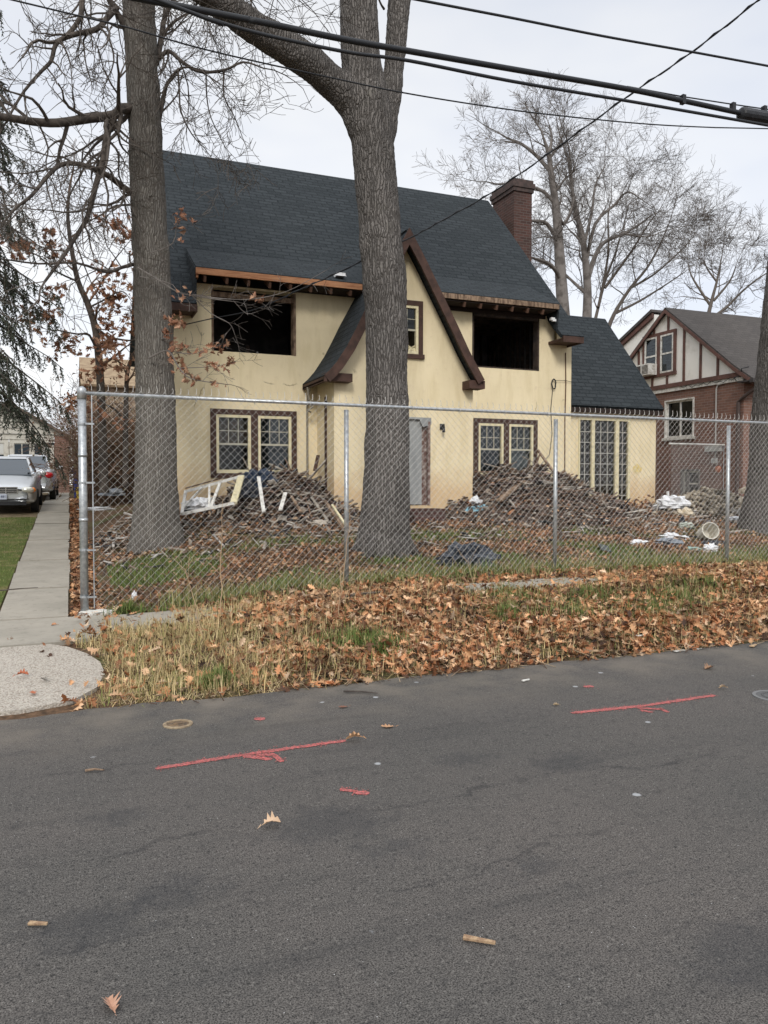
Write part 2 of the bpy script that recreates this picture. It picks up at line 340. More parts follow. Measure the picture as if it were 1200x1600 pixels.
def m_brickish(name, c1, c2, mort, bw, bh, ms, rough=.9, bumpd=.006, dirt=(.4, (.05, .045, .04)), freq=1.3, gran=None):
    m = mat(name, c1, rough, spec=.15); n, l, p = NN(m); t = n.new('ShaderNodeTexCoord'); uv = t.outputs['UV']; g = t.outputs['Object']
    b = n.new('ShaderNodeTexBrick'); b.inputs['Scale'].default_value = 1; b.inputs['Brick Width'].default_value = bw; b.inputs['Row Height'].default_value = bh
    b.inputs['Mortar Size'].default_value = ms; b.inputs['Mortar Smooth'].default_value = .3; b.inputs['Bias'].default_value = -.1
    wz = n.new('ShaderNodeTexNoise'); wz.inputs['Scale'].default_value = 3; wz.inputs['Detail'].default_value = 3; l.new(uv, wz.inputs[0])
    wm = n.new('ShaderNodeVectorMath'); wm.operation = 'MULTIPLY_ADD'; wm.inputs[1].default_value = (bh*.18,)*3; l.new(wz.outputs['Color'], wm.inputs[0]); l.new(uv, wm.inputs[2])
    b.inputs['Color1'].default_value = tuple(c1)+(1,); b.inputs['Color2'].default_value = tuple(c2)+(1,); b.inputs['Mortar'].default_value = tuple(mort)+(1,)
    l.new(wm.outputs[0], b.inputs[0]); c = b.outputs['Color']
    c = mixc(n, l, rng_(n, l, noi(n, l, g, freq, 5, .65), .42, .72, 0, dirt[0]), c, dirt[1])
    if gran: c = mixc(n, l, rng_(n, l, noi(n, l, g, 45, 4, .8), .4, .62, 0, .6), c, gran)
    l.new(c, p.inputs['Base Color']); bb = bumpn(n, l, p, b.outputs['Fac'], .8, -bumpd); return m
def m_bark(name, hi, lo, moss, sx=27., sz=3.2, d=.022):
    m = mat(name, hi, .95, spec=.1); n, l, p = NN(m); t = n.new('ShaderNodeTexCoord'); g = t.outputs['Object']
    wz = n.new('ShaderNodeTexNoise'); wz.inputs['Scale'].default_value = 3.; wz.inputs['Detail'].default_value = 4; l.new(g, wz.inputs[0])
    wm = n.new('ShaderNodeVectorMath'); wm.operation = 'MULTIPLY_ADD'; wm.inputs[1].default_value = (.14, .14, .5); l.new(wz.outputs['Color'], wm.inputs[0]); l.new(g, wm.inputs[2])
    mp_ = n.new('ShaderNodeMapping'); mp_.inputs['Scale'].default_value = (sx, sx, sz); l.new(wm.outputs[0], mp_.inputs[0])
    vo = n.new('ShaderNodeTexVoronoi'); vo.feature = 'DISTANCE_TO_EDGE'; vo.inputs['Scale'].default_value = 1; l.new(mp_.outputs[0], vo.inputs[0])
    hgt = rng_(n, l, vo.outputs['Distance'], 0, .26); fine = noi(n, l, g, 60, 4, .7, (1, 1, .35))
    c = mixc(n, l, rng_(n, l, noi(n, l, g, 1.4, 5, .6, (1, 1, .4)), .35, .68), hi, tuple(q*.62 for q in hi))
    c = mixc(n, l, rng_(n, l, noi(n, l, g, 3.7, 5, .7), .58, .75, 0, .4), c, moss)
    c = mixc(n, l, rng_(n, l, fine, .35, .6, .5, 0), c, lo)
    c = mixc(n, l, rng_(n, l, hgt, 0, .5, .8, 0), c, lo)
    l.new(c, p.inputs['Base Color'])
    ad = n.new('ShaderNodeMath'); ad.operation = 'MULTIPLY_ADD'; l.new(fine, ad.inputs[0]); ad.inputs[1].default_value = .35; l.new(hgt, ad.inputs[2])
    bumpn(n, l, p, ad.outputs[0], 1., d); return m
def m_glass(name, tint, rough=.05, mixf=.5):
    """window glass: mirror-like reflection over a see-through pane"""
    m = bpy.data.materials.new(name); m.use_nodes = True; n = m.node_tree.nodes; l = m.node_tree.links; n.clear()
    o = n.new('ShaderNodeOutputMaterial'); mx = n.new('ShaderNodeMixShader'); gl = n.new('ShaderNodeBsdfGlossy'); tr = n.new('ShaderNodeBsdfTransparent')
    gl.inputs['Roughness'].default_value = rough; gl.inputs['Color'].default_value = (.85, .9, .95, 1); tr.inputs['Color'].default_value = tuple(tint)+(1,)
    fr = n.new('ShaderNodeFresnel'); fr.inputs[0].default_value = 1.5; a = n.new('ShaderNodeMath'); a.operation = 'MULTIPLY_ADD'; a.inputs[1].default_value = .55+.25*mixf; a.inputs[2].default_value = mixf*.02
    l.new(fr.outputs[0], a.inputs[0]); l.new(a.outputs[0], mx.inputs[0]); l.new(tr.outputs[0], mx.inputs[1]); l.new(gl.outputs[0], mx.inputs[2]); l.new(mx.outputs[0], o.inputs[0]); MATS[name] = m; return m
A_ = m_asphalt()
CONC = m_concrete('concrete', (.36, .33, .28), (.28, .26, .22)); GRAV = m_concrete('exposed_aggregate', (.44, .41, .36), (.38, .35, .30), True)
SOIL = m_ground(); STUC = m_stucco()
SHIN = m_brickish('roof_shingles', (.033, .038, .043), (.013, .016, .019), (.006, .008, .010), .33, .142, .020, .92, .008, (.45, (.022, .026, .03)), .9, (.055, .066, .072))  # bluish haze of the lens veil is mixed into these colours
SHIN2 = m_brickish('weathered_shingles', (.085, .078, .074), (.06, .056, .054), (.03, .028, .027), .3, .14, .008, .95, .006, (.5, (.05, .045, .042)), .7, (.11, .10, .095))
BRICK = m_brickish('red_brick', (.235, .130, .100), (.165, .098, .080), (.27, .225, .195), .215, .075, .0065, .9, .006, (.25, (.2, .09, .065)))
BRICKD = m_brickish('sooty_brick', (.095, .050, .043), (.055, .034, .031), (.13, .115, .105), .215, .075, .0065, .9, .006, (.4, (.06, .045, .04)))
BARK = m_bark('oak_bark', (.235, .218, .204), (.038, .034, .031), (.19, .185, .145))
BARKG = m_bark('pale_oak_bark', (.25, .235, .212), (.085, .072, .062), (.17, .175, .125), 32., 2.0, .016)
BARKD = mat('dark_branch_bark', (.105, .088, .075), .95, noisy=(9, (.05, .042, .037), .4, .6), bump=(30, .4, .01))
TWIG = mat('twig_bark', (.11, .094, .082), .95)
TWIGW = mat('pale_bark', (.19, .172, .16), .95, noisy=(3, (.10, .088, .08), .42, .6))
TWIGB = mat('brown_twig', (.13, .085, .06), .95)
BROWNT = mat('brown_painted_trim', (.075, .040, .030), .7, noisy=(7, (.045, .025, .019), .4, .62), bump=(25, .2, .004))
BROWN2 = mat('russet_painted_trim', (.15, .075, .06), .7, noisy=(7, (.10, .055, .045), .4, .62))
CREAM = mat('cream_painted_wood', (.68, .61, .40), .65, noisy=(9, (.45, .40, .26), .5, .7))
RAW = mat('raw_lumber', (.45, .23, .12), .85, noisy=(6, (.30, .13, .065), .4, .65, (.5, 1, 4)))
RAWD = mat('weathered_lumber', (.27, .19, .13), .9, noisy=(5, (.10, .065, .045), .42, .6, (3, 1, 1)))
CHAR = mat('charred_wood', (.024, .02, .018), .95, noisy=(5, (.07, .05, .04), .4, .6))
DARKW = mat('dark_soffit', (.028, .019, .016), .9)
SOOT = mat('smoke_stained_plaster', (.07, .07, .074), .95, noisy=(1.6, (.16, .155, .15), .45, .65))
GALV = mat('galvanised_steel', (.50, .52, .53), .42, .75, noisy=(22, (.34, .36, .38), .4, .6))
GALVW = mat('galvanised_wire', (.50, .49, .47), .5, .35)
WHITE = mat('white_paint', (.70, .69, .65), .6, noisy=(11, (.34, .31, .27), .46, .7))
WHITEP = mat('white_plastic', (.78, .79, .80), .4, noisy=(5, (.6, .6, .6), .5, .75))
PLYG = mat('grey_plywood', (.36, .37, .36), .85, noisy=(3, (.27, .28, .28), .42, .62, (1, 1, .3)))
NSTUC = mat('off_white_stucco', (.84, .82, .77), .9, noisy=(1.8, (.60, .57, .50), .55, .78), bump=(40, .3, .005))
GLASS = m_glass('window_glass', (.42, .45, .46)); GLASSD = m_glass('dark_window_glass', (.25, .3, .32), .04, 1.2)
GLASSW = m_glass('clear_sheet', (.75, .8, .8), .25, 3)
CARP = mat('silver_car_paint', (.52, .54, .56), .28, .55, spec=.5)
CARG = m_glass('car_glass', (.12, .15, .16), .03, 2.5)
RUBB = mat('black_rubber', (.02, .02, .02), .8); BLK = mat('black_plastic', (.02, .021, .024), .45, bump=(12, .5, .02))
CHROME = mat('chrome', (.7, .7, .7), .15, 1.)
REDL = mat('red_lens', (.35, .01, .015), .2, spec=.6); AMB = mat('amber_lens', (.75, .22, .03), .2, spec=.6); LENS = mat('clear_lens', (.6, .6, .55), .1, .4, spec=.7)
PAINT = mat('utility_marking_paint', (.78, .15, .13), .8)
LEAF = mat('leaf', (1, 1, 1), .75, attr=True, noisy=(30, (.72, .66, .6), .35, .7), spec=.25)
GRASSM = mat('grass_blade', (1, 1, 1), .7, attr=True, spec=.2)
COLM = mat('mixed_debris', (1, 1, 1), .85, attr=True, noisy=(14, (.55, .5, .46), .35, .65), spec=.2)
WIRE = mat('black_cable', (.018, .02, .024), .55)
# sprayed line: ragged, semi covering
n, l, p = NN(PAINT); g = n.new('ShaderNodeTexCoord').outputs['Object']
pc = mixc(n, l, rng_(n, l, noi(n, l, g, 80, 4, .8), .44, .66, .9, 0), (.74, .16, .15), (.17, .09, .085)); l.new(pc, p.inputs['Base Color'])
#==PART2==
# ------------------------------------------------------------------ ground and paving
def grid_sheet(name, xs, ys, mat_, zf, label=None, kind='structure', smooth=True, parent=None):
    vs = [(x, y, zf(x, y)) for y in ys for x in xs]; nx = len(xs)
    fs = [(j*nx+i, j*nx+i+1, (j+1)*nx+i+1, (j+1)*nx+i) for j in range(len(ys)-1) for i in range(nx-1)]
    me = bpy.data.meshes.new(name); me.from_pydata(vs, [], fs); me.update()
    if smooth: me.polygons.foreach_set('use_smooth', [True]*len(fs))
    me.materials.append(mat_); o = bpy.data.objects.new(name, me); S.collection.objects.link(o)
    if kind: o['kind'] = kind
    return o
def lin(a, b, n): return [a+(b-a)*i/(n-1) for i in range(n)]
xs = [-900, -300, -120, -60, -35, -20, -12, -8, -6] + lin(-5, 18, 190) + [19, 20, 22, 25, 30, 40, 60, 120, 300, 900]
ys = [-900, -300, -100, -40, -15, -6, -3.8, -3.3, -3.2, 0, 4, 5.6] + lin(5.8, 17, 100) + lin(17.5, 37, 30) + [40, 50, 70, 120, 300, 900]
grid_sheet('ground', xs, ys, SOIL, gz)
def edge(x): return 5.85+.07*noise.noise((x*1.3, 0, 0))+.05*noise.noise((x*5, 1, 0))-.06*sm((1.2-x)/.6)*0
rx = [-300, -60, -20, -8] + lin(-4, 16, 260) + [20, 30, 60, 300]
road = MB()
for i in range(len(rx)-1):
    a, b = rx[i], rx[i+1]
    road.add([(a, -3.2, 0), (b, -3.2, 0), (b, edge(b), 0), (a, edge(a), 0), (a, edge(a)+.06, -.035), (b, edge(b)+.06, -.035)], [(0, 1, 2, 3), (3, 2, 5, 4)])
tag(road.build('road', A_), kind='structure')
# driveway mouth of exposed aggregate with a rounded corner
def drapepoly(name, out, mat_, dz, step=.15, cut=None):
    """sheet following the ground inside an outline"""
    def inside(x, y):
        c = False; j = len(out)-1
        for i in range(len(out)):
            if (out[i][1] > y) != (out[j][1] > y) and x < (out[j][0]-out[i][0])*(y-out[i][1])/(out[j][1]-out[i][1])+out[i][0]: c = not c
            j = i
        return c
    bm = bmesh.new(); vs = [bm.verts.new((x, y, 0)) for x, y in out]; bm.faces.new(vs)
    bmesh.ops.triangulate(bm, faces=bm.faces[:])
    x0, x1 = min(q[0] for q in out), max(q[0] for q in out); y0, y1 = min(q[1] for q in out), max(q[1] for q in out)
    k = x0+step
    while k < x1: bmesh.ops.bisect_plane(bm, geom=bm.verts[:]+bm.edges[:]+bm.faces[:], plane_co=(k, 0, 0), plane_no=(1, 0, 0)); k += step
    k = y0+step
    while k < y1: bmesh.ops.bisect_plane(bm, geom=bm.verts[:]+bm.edges[:]+bm.faces[:], plane_co=(0, k, 0), plane_no=(0, 1, 0)); k += step
    for v in bm.verts: v.co.z = gz(v.co.x, v.co.y)+dz
    g0 = bmesh.ops.extrude_face_region(bm, geom=bm.faces[:])
    for v in [q for q in g0['geom'] if isinstance(q, bmesh.types.BMVert)]: v.co.z -= dz+.05
    bmesh.ops.recalc_face_normals(bm, faces=bm.faces[:])
    me = bpy.data.meshes.new(name); bm.to_mesh(me); bm.free(); me.materials.append(mat_)
    o = bpy.data.objects.new(name, me); S.collection.objects.link(o); o['kind'] = 'structure'; return o
o1 = [(-3.6, 5.93), (-.35, 5.95), (0, 6.05), (.17, 6.3), (.245, 6.65), (.22, 7.0), (.12, 7.3), (-.04, 7.58), (-.2, 7.72), (-3.6, 7.7)]
drapepoly('driveway_apron', o1, GRAV, .03)
drapepoly('sidewalk', [(-3.6, 7.74), (-.16, 7.76), (.22, 7.86), (.34, 8.5), (.33, 9.2), (-3.6, 9.2)], CONC, .035)
drapepoly('sidewalk', [(.37, 8.35), (1.1, 8.35), (2.6, 8.3), (2.6, 9.15), (.37, 9.15)], CONC, .026)
def walk(x): return 8.35
o2 = [(3.6, 8.05), (6.9, 8.05), (6.9, 8.95), (3.6, 8.95)]
drapepoly('sidewalk', o2, CONC, .03)
yy = 9.22; k = 0
while yy < 33:
    L = [1.75, 1.3, 1.2, 1.5, 1.15][k % 5]; w = .012*(k % 3)
    for a, b in ((-.74, -.035), (-2.62, -1.9)):
        drapepoly('driveway_path', [(a, yy+.02), (b+w, yy+.02), (b+w, min(33, yy+L-.02)), (a-w, min(33, yy+L-.02))], CONC, .04+.008*(k % 2), step=.6)
    yy += L; k += 1
LAWNM = mat('lawn_turf', (.085, .11, .03), .95, noisy=(2.2, (.19, .16, .075), .45, .66), bump=(60, .6, .02), spec=.1)
DRIVES = mat('worn_dirt', (.20, .15, .10), .95, noisy=(5, (.10, .085, .05), .4, .6), bump=(40, .5, .01), spec=.1)
grid_sheet('lawn', lin(-1.87, -.77, 10), lin(9.22, 21.0, 60), LAWNM, lambda x, y: gz(x, y)+.018)
grid_sheet('lawn', [-12, -8, -6, -5, -4, -3.3, -2.66], lin(9.25, 33, 80), LAWNM, lambda x, y: gz(x, y)+.018)
grid_sheet('driveway_centre', lin(-1.87, -.77, 10), lin(21.02, 33, 40), DRIVES, lambda x, y: gz(x, y)+.02)
# ------------------------------------------------------------------ derelict yellow house
H = thing('yellow_stucco_house', 'derelict two storey yellow stucco house with gutted upper windows and dark shingle roof', 'house', (1.92, 16, .95))
def wallp(mb, x0, x1, z0, z1, y0, y1, holes):
    """wall in the XZ plane, y0 (front) to y1 (back), rectangular holes cut out with reveals"""
    X = sorted({x0, x1} | {q for h in holes for q in h[:2] if x0 < q < x1}); Z = sorted({z0, z1} | {q for h in holes for q in h[2:] if z0 < q < z1})
    def hole(a, b): return any(h[0] < a < h[1] and h[2] < b < h[3] for h in holes)
    for i in range(len(X)-1):
        for j in range(len(Z)-1):
            if hole((X[i]+X[i+1])/2, (Z[j]+Z[j+1])/2): continue
            for y, o in ((y0, 1), (y1, -1)):
                q = [(X[i], y, Z[j]), (X[i+1], y, Z[j]), (X[i+1], y, Z[j+1]), (X[i], y, Z[j+1])]
                mb.add(q[::o], [(0, 1, 2, 3)])
    for h in holes:
        a, b, c, d = h
        mb.add([(a, y0, c), (a, y1, c), (a, y1, d), (a, y0, d)], [(0, 1, 2, 3)]); mb.add([(b, y0, c), (b, y1, c), (b, y1, d), (b, y0, d)], [(3, 2, 1, 0)])
        mb.add([(a, y0, c), (b, y0, c), (b, y1, c), (a, y1, c)], [(0, 1, 2, 3)]); mb.add([(a, y0, d), (b, y0, d), (b, y1, d), (a, y1, d)], [(3, 2, 1, 0)])
    mb.add([(x0, y0, z1), (x1, y0, z1), (x1, y1, z1), (x0, y1, z1)], [(0, 1, 2, 3)])
    mb.add([(x0, y0, z0), (x0, y1, z0), (x0, y1, z1), (x0, y0, z1)], [(0, 1, 2, 3)]); mb.add([(x1, y0, z0), (x1, y1, z0), (x1, y1, z1), (x1, y0, z1)], [(3, 2, 1, 0)])
XL, XR, YF = 1.92, 11.40, 16.0
OPL = (2.70, 4.46, 4.31, 5.60); OPR = (8.66, 10.47, 4.32, 5.62)
WL = (2.66, 4.46, 1.74, 3.14); WR = (8.70, 10.42, 1.73, 3.14)
w = MB()
wallp(w, XL, 2.33, .8, 5.02, YF, YF+.25, [])
wallp(w, 2.33, 4.94, .8, 5.64, YF, YF+.25, [OPL, WL])
wallp(w, 4.94, 8.06, .8, 5.64, YF, YF+.25, [(5.5, 7.5, .8, 3.3)])
wallp(w, 8.06, 10.9, .8, 5.64, YF, YF+.25, [OPR, WR])
wallp(w, 10.9, XR, .8, 5.02, YF, YF+.25, [])
for X in (XL, XR-.25):   # gable ends
    poly = [(X, YF+.25, .8), (X, 24.3, .8), (X, 24.3, 5.2), (X, 20, 9.55), (X, 16.25, 5.6), (X, YF+.25, 5.0)]
    w.prism(poly, (.25, 0, 0))
w.box(XL+.25, XR-.25, 24.05, 24.3, .8, 5.2)
w.build('wall', STUC, H)
# gable bay
YB = 14.85
curve = [(4.60, 3.72), (4.72, 3.83), (4.86, 3.99), (5.08, 4.32), (5.25, 4.64), (5.42, 4.98), (5.75, 5.58), (6.40, 6.76)]
curveR = [(6.40, 6.76), (6.81, 6.09), (7.12, 5.54), (7.52, 4.84), (7.78, 4.36), (7.93, 4.12), (8.13, 3.80)]
GW = (5.99, 6.86, 4.27, 5.40); DR = (6.12, 7.05, 1.16, 2.98)
bay = MB()
wallp(bay, 4.92, 8.06, .8, 3.80, YB, YB+.22, [DR])
# upper gable wall: strips beside, below and above the window
def cx(z, side):
    c = curve if side < 0 else curveR[::-1]; 
    for (xa, za), (xb, zb) in zip(c, c[1:]):
        if za <= z <= zb: return xa+(xb-xa)*(z-za)/(zb-za)
    return 6.4
zs = [3.80, 3.83, 3.99, 4.27, 4.36, 4.64, 4.84, 4.98, 5.2, 5.40, 5.54, 5.8, 6.09, 6.3, 6.52]
for a, b in zip(zs, zs[1:]):
    la, lb, ra, rb = max(4.92, cx(a, -1)+.11), max(4.92, cx(b, -1)+.11), min(8.06, cx(a, 1)-.11), min(8.06, cx(b, 1)-.11)
    segs = [(la, lb, GW[0], GW[0]), (GW[1], GW[1], ra, rb)] if GW[2] <= a < GW[3] else [(la, lb, ra, rb)]
    for (p0, p1, p2, p3) in segs:
        bay.prism([(p0, YB, a), (p2, YB, a), (p3, YB, b), (p1, YB, b)], (0, .22, 0))
bay.box(4.92, 5.14, YB+.222, YF-.003, .8, 3.80); bay.box(7.84, 8.06, YB+.222, YF-.003, .8, 3.80)
bay.build('gable_bay_wall', STUC, H)
# roofs -----------------------------------------------------------
def yback(z): return max(16.0, 15.4+(z-5.6)/1.0) + .25
gr = MB()
for c, flip in ((curve, 0), (curveR, 1)):
    for (xa, za), (xb, zb) in zip(c, c[1:]):
        q = [(xa, 14.5, za), (xb, 14.5, zb), (xb, yback(zb), zb), (xa, yback(za), za)]
        gr.slab(q, .07)
gr.build('gable_roof', SHIN, H)
bg = MB()   # bargeboards follow the curve in front of the shingles
for c, sgn in ((curve, 1), (curveR, -1)):
    c2 = c if sgn > 0 else c
    inner = []
    for i, (xx, zz) in enumerate(c2):
        a = c2[max(0, i-1)]; b = c2[min(len(c2)-1, i+1)]; d = Vector((b[0]-a[0], b[1]-a[1])).normalized(); nn = Vector((d.y, -d.x)) if d.y > 0 else Vector((-d.y*-1, -d.x)) 
        nn = Vector((d.y, -d.x)); nn = nn if nn.y < 0 else -nn
        if abs(xx-6.4) < 1e-4: nn = Vector((0, -2.0))
        inner.append((xx+nn.x*.17, zz+nn.y*.17))
    for i in range(len(c2)-1):
        A, B, C2, D = c2[i], c2[i+1], inner[i+1], inner[i]
        bg.prism([(A[0], 14.462, A[1]), (B[0], 14.462, B[1]), (C2[0], 14.462, C2[1]), (D[0], 14.462, D[1])], (0, .055, 0))
        bg.prism([(A[0], 14.52, A[1]-.075), (B[0], 14.52, B[1]-.075), (B[0], 16.0, B[1]-.075), (A[0], 16.0, A[1]-.075)], (0, 0, -.03))
bg.box(4.66, 5.22, 14.58, YB-.003, 3.63, 3.79); bg.box(7.80, 8.17, 14.52, YB-.003, 3.62, 3.79)
bg.box(4.60, 4.66, 14.47, 16.0, 3.60, 3.70)
bg.build('bargeboard', BROWNT, H)
mr = MB()
def rsl(x0, x1, a, b, t=.09): mr.slab([(x0, a[0], a[1]), (x1, a[0], a[1]), (x1, b[0], b[1]), (x0, b[0], b[1])], t)
RG = (20.0, 9.80); KK = (16.85, 6.55)
XA, XB, XC, XD = 1.70, 2.33, 10.70, 11.33
rsl(XA, XD, KK, RG); rsl(XB, XC, (15.5, 5.83), KK)
for a, b in ((XA, XB-.003), (XC+.003, XD)):
    rsl(a, b, (16.1, 5.77), KK); rsl(a, b, (15.72, 5.38), (16.1, 5.77)); rsl(a, b, (15.40, 5.10), (15.72, 5.38))
rsl(XA, XD, (24.7, 5.2), (20.0, 9.797))
for xc in (XB, XC): mr.prism([(xc-.02, 15.52, 5.80), (xc-.02, 16.8, 6.5), (xc-.02, 16.0, 5.6), (xc-.02, 15.6, 5.2)], (.04, 0, 0))
mroof = mr.build('main_roof', SHIN, H)
rv = MB(); p_ = atY(530, 428, 15.75); rv.box(p_.x-.09, p_.x+.1, p_.y-.12, p_.y+.1, p_.z-.07, p_.z-.0)
rv.prism([(p_.x-.12, p_.y-.14, p_.z-.07), (p_.x+.12, p_.y-.14, p_.z-.07), (p_.x+.07, p_.y, p_.z+.01), (p_.x-.07, p_.y, p_.z+.01)], (0, .03, .01))
tag(rv.build('roof_vent', WHITEP, mroof)); fl_ = MB(); q_ = atY(862, 499, 15.7); fl_.box(q_.x-.06, q_.x+.04, 15.62, 15.7, q_.z-.03, q_.z+.03); fl_.box(q_.x-.03, q_.x+.09, 15.60, 15.66, q_.z-.06, q_.z-.01); fl_.build('flashing', WHITEP, mroof)
# chimney outside the right gable
ch = MB(); ch.box(11.83, 12.42, 19.4, 20.6, .8, 9.95); ch.build('chimney', BRICKD, H)
cc = MB(); cc.box(11.79, 12.46, 19.36, 20.64, 9.953, 10.06); cc.box(11.76, 12.49, 19.33, 20.67, 10.063, 10.20); cc.box(11.80, 12.45, 19.37, 20.63, 10.203, 10.30); cc.build('chimney_cap', mat('sooty_cap', (.05, .04, .038), .95, noisy=(6, (.085, .06, .055), .4, .6)), H)
fa = MB(); fa.box(2.32, 5.75, 15.44, 15.485, 5.68, 5.80); fa.box(2.33, 2.37, 15.49, 15.95, 5.62, 5.74); fa.build('fascia_board', RAW, H)
fb = MB(); fb.box(7.45, 10.65, 15.44, 15.485, 5.69, 5.80); tag(fb.build('fascia_board', RAWD, H), 'weathered right hand fascia board')
sf = MB(); sf.box(4.5, 10.6, 15.49, 15.995, 5.655, 5.675)
sf.box(8.0, 10.62, 15.96, 15.998, 5.56, 5.64)
sf.build('soffit', DARKW, H)
for a, b in ((XA+.0, XB), (XC+.02, XD-.04)): br = MB(); br.box(a, b, 15.36, 15.40, 4.93, 5.07); br.box(a+.01, b-.01, 15.403, 15.997, 4.97, 5.03); br.box(b-.03, b, 15.403, 15.997, 4.93, 4.968); br.build('eave_box', BROWNT, H)
RAFT = mat('old_rafter', (.11, .06, .04), .9)
for xx in [2.5+i*.43 for i in range(9)]+[8.2+i*.41 for i in range(6)]: rf = MB(); rf.bar((xx, 15.5, 5.60), (xx, 16.9, 6.30), .05, .11); rf.build('rafter', RAFT, H)
hd = MB(); hd.box(2.70, 4.46, 15.99, 16.06, 5.40, 5.50); hd.box(2.70, 2.745, 16.0, 16.2, 4.31, 5.6); hd.box(4.41, 4.46, 15.985, 16.2, 4.31, 5.6)
hd.build('window_header', RAWD, H)
h2 = MB(); h2.box(8.66, 8.70, 15.99, 16.2, 4.32, 5.62); h2.box(10.43, 10.47, 15.99, 16.2, 4.32, 5.62); h2.box(8.66, 10.47, 15.99, 16.1, 5.5, 5.57); h2.box(8.7, 10.43, 15.995, 16.03, 4.32, 4.35); h2.build('window_jamb', CHAR, H)
# burnt rooms behind the openings
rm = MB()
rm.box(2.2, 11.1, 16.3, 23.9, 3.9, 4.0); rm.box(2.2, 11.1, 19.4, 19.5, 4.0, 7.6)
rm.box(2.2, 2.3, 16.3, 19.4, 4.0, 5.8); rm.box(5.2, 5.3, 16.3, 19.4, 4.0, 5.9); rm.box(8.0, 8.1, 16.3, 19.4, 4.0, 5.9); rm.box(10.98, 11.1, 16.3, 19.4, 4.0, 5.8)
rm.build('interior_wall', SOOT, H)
rm = MB(); rm.box(4.98, 5.0, 16.3, 18.2, .8, 3.9); rm.box(8.02, 8.04, 16.3, 18.2, .8, 3.9); rm.box(2.2, 11.1, 18.2, 18.3, .8, 3.9)
rm.build('interior_wall', mat('dingy_plaster', (.22, .17, .12), .9, noisy=(2, (.09, .07, .055), .4, .6)), H)
def stud(fn):
    st = MB(); fn(st); st.build('charred_stud', CHAR, H)
for i in range(12): stud(lambda s: s.box(10.9, 10.975, 16.5+i*.24, 16.54+i*.24, 4.0, 5.7))
for i in range(7): stud(lambda s: s.box(9.4+i*.22, 9.44+i*.22, 19.3, 19.36, 4.0, 6.2))
for i in range(6): stud(lambda s: s.bar((8.2, 16.6+.45*i, 5.75), (10.9, 16.6+.45*i, 5.75), .05, .14))
stud(lambda s: s.box(3.75, 3.83, 17.6, 17.68, 4.0, 4.75))
ls = MB(); ls.blob((3.93, 17.3, 4.52), .03, .03, .05, .1); ls.build('white_dot', WHITEP, H)  # small white plastic piece near the short stud in the left room
# windows ---------------------------------------------------------
BARM = mat('grey_cream_bars', (.40, .38, .30), .75)
def sash(par, x0, x1, z0, z1, y, fm, split=True, cols=3, rows=2, gm=None, low=True):
    f = MB(); t = .055
    f.box(x0, x0+t, y-.03, y+.05, z0, z1); f.box(x1-t, x1, y-.03, y+.05, z0, z1); f.box(x0+t, x1-t, y-.03, y+.05, z1-t, z1); f.box(x0+t, x1-t, y-.035, y+.05, z0, z0+t*1.3)
    fr = f.build('window_frame', fm, par)
    zm = (z0+z1)/2; m = MB(); a, b = x0+t, x1-t
    m.box(a, b, y-.0, y+.03, zm-.02, zm+.02)
    for i in range(1, cols): xx = a+(b-a)*i/cols; m.box(xx-.007, xx+.007, y+.002, y+.018, zm+.02, z1-t)
    for i in range(1, rows): zz = zm+(z1-t-zm)*i/rows; m.box(a, b, y+.004, y+.016, zz-.007, zz+.007)
    m.build('window_bars', BARM, par)
    g = MB(); g.add([(a, y+.022, zm), (b, y+.022, zm), (b, y+.022, z1-t), (a, y+.022, z1-t)], [(0, 1, 2, 3)])
    if low: g.add([(a, y+.04, z0+t), (b, y+.04, z0+t), (b, y+.04, zm), (a, y+.04, zm)], [(0, 1, 2, 3)])
    g.build('pane', gm or GLASS, par)
    return fr
def dbl(rect, left_gm, right_gm):
    x0, x1, z0, z1 = rect; t = .115; f = MB(); xm = (x0+x1)/2
    f.box(x0, x1, 15.955, 16.04, z1-t, z1); f.box(x0, x1, 15.955, 16.04, z0, z0+t*.8)
    for a, b in ((x0, x0+t), (x1-t, x1), (xm-.075, xm+.075)): f.box(a, b, 15.953, 16.04, z0+t*.8+.002, z1-t-.002)
    fr = f.build('window', BROWNT, H)
    for a, b, gm in ((x0+t, xm-.075, left_gm), (xm+.075, x1-t, right_gm)): sash(fr, a, b, z0+t*.8, z1-t, 15.99, CREAM, gm=gm)
    return fr
f1 = dbl(WL, GLASS, GLASSD); f2 = dbl(WR, GLASSD, GLASS)
cu = MB()  # old curtain and roller blind behind the left window
NB = 24
for i in range(NB):
    a = 2.8+i*.03; cu.add([(a, 16.12+.02*math.sin(i*1.3), 2.45), (a+.03, 16.12+.02*math.sin((i+1)*1.3), 2.45), (a+.03, 16.12+.02*math.sin((i+1)*1.3), 3.05), (a, 16.12+.02*math.sin(i*1.3), 3.05)], [(0, 1, 2, 3)])
cu.build('blind', mat('stained_blind', (.26, .17, .11), .9, noisy=(6, (.12, .08, .05), .4, .6)), f1)
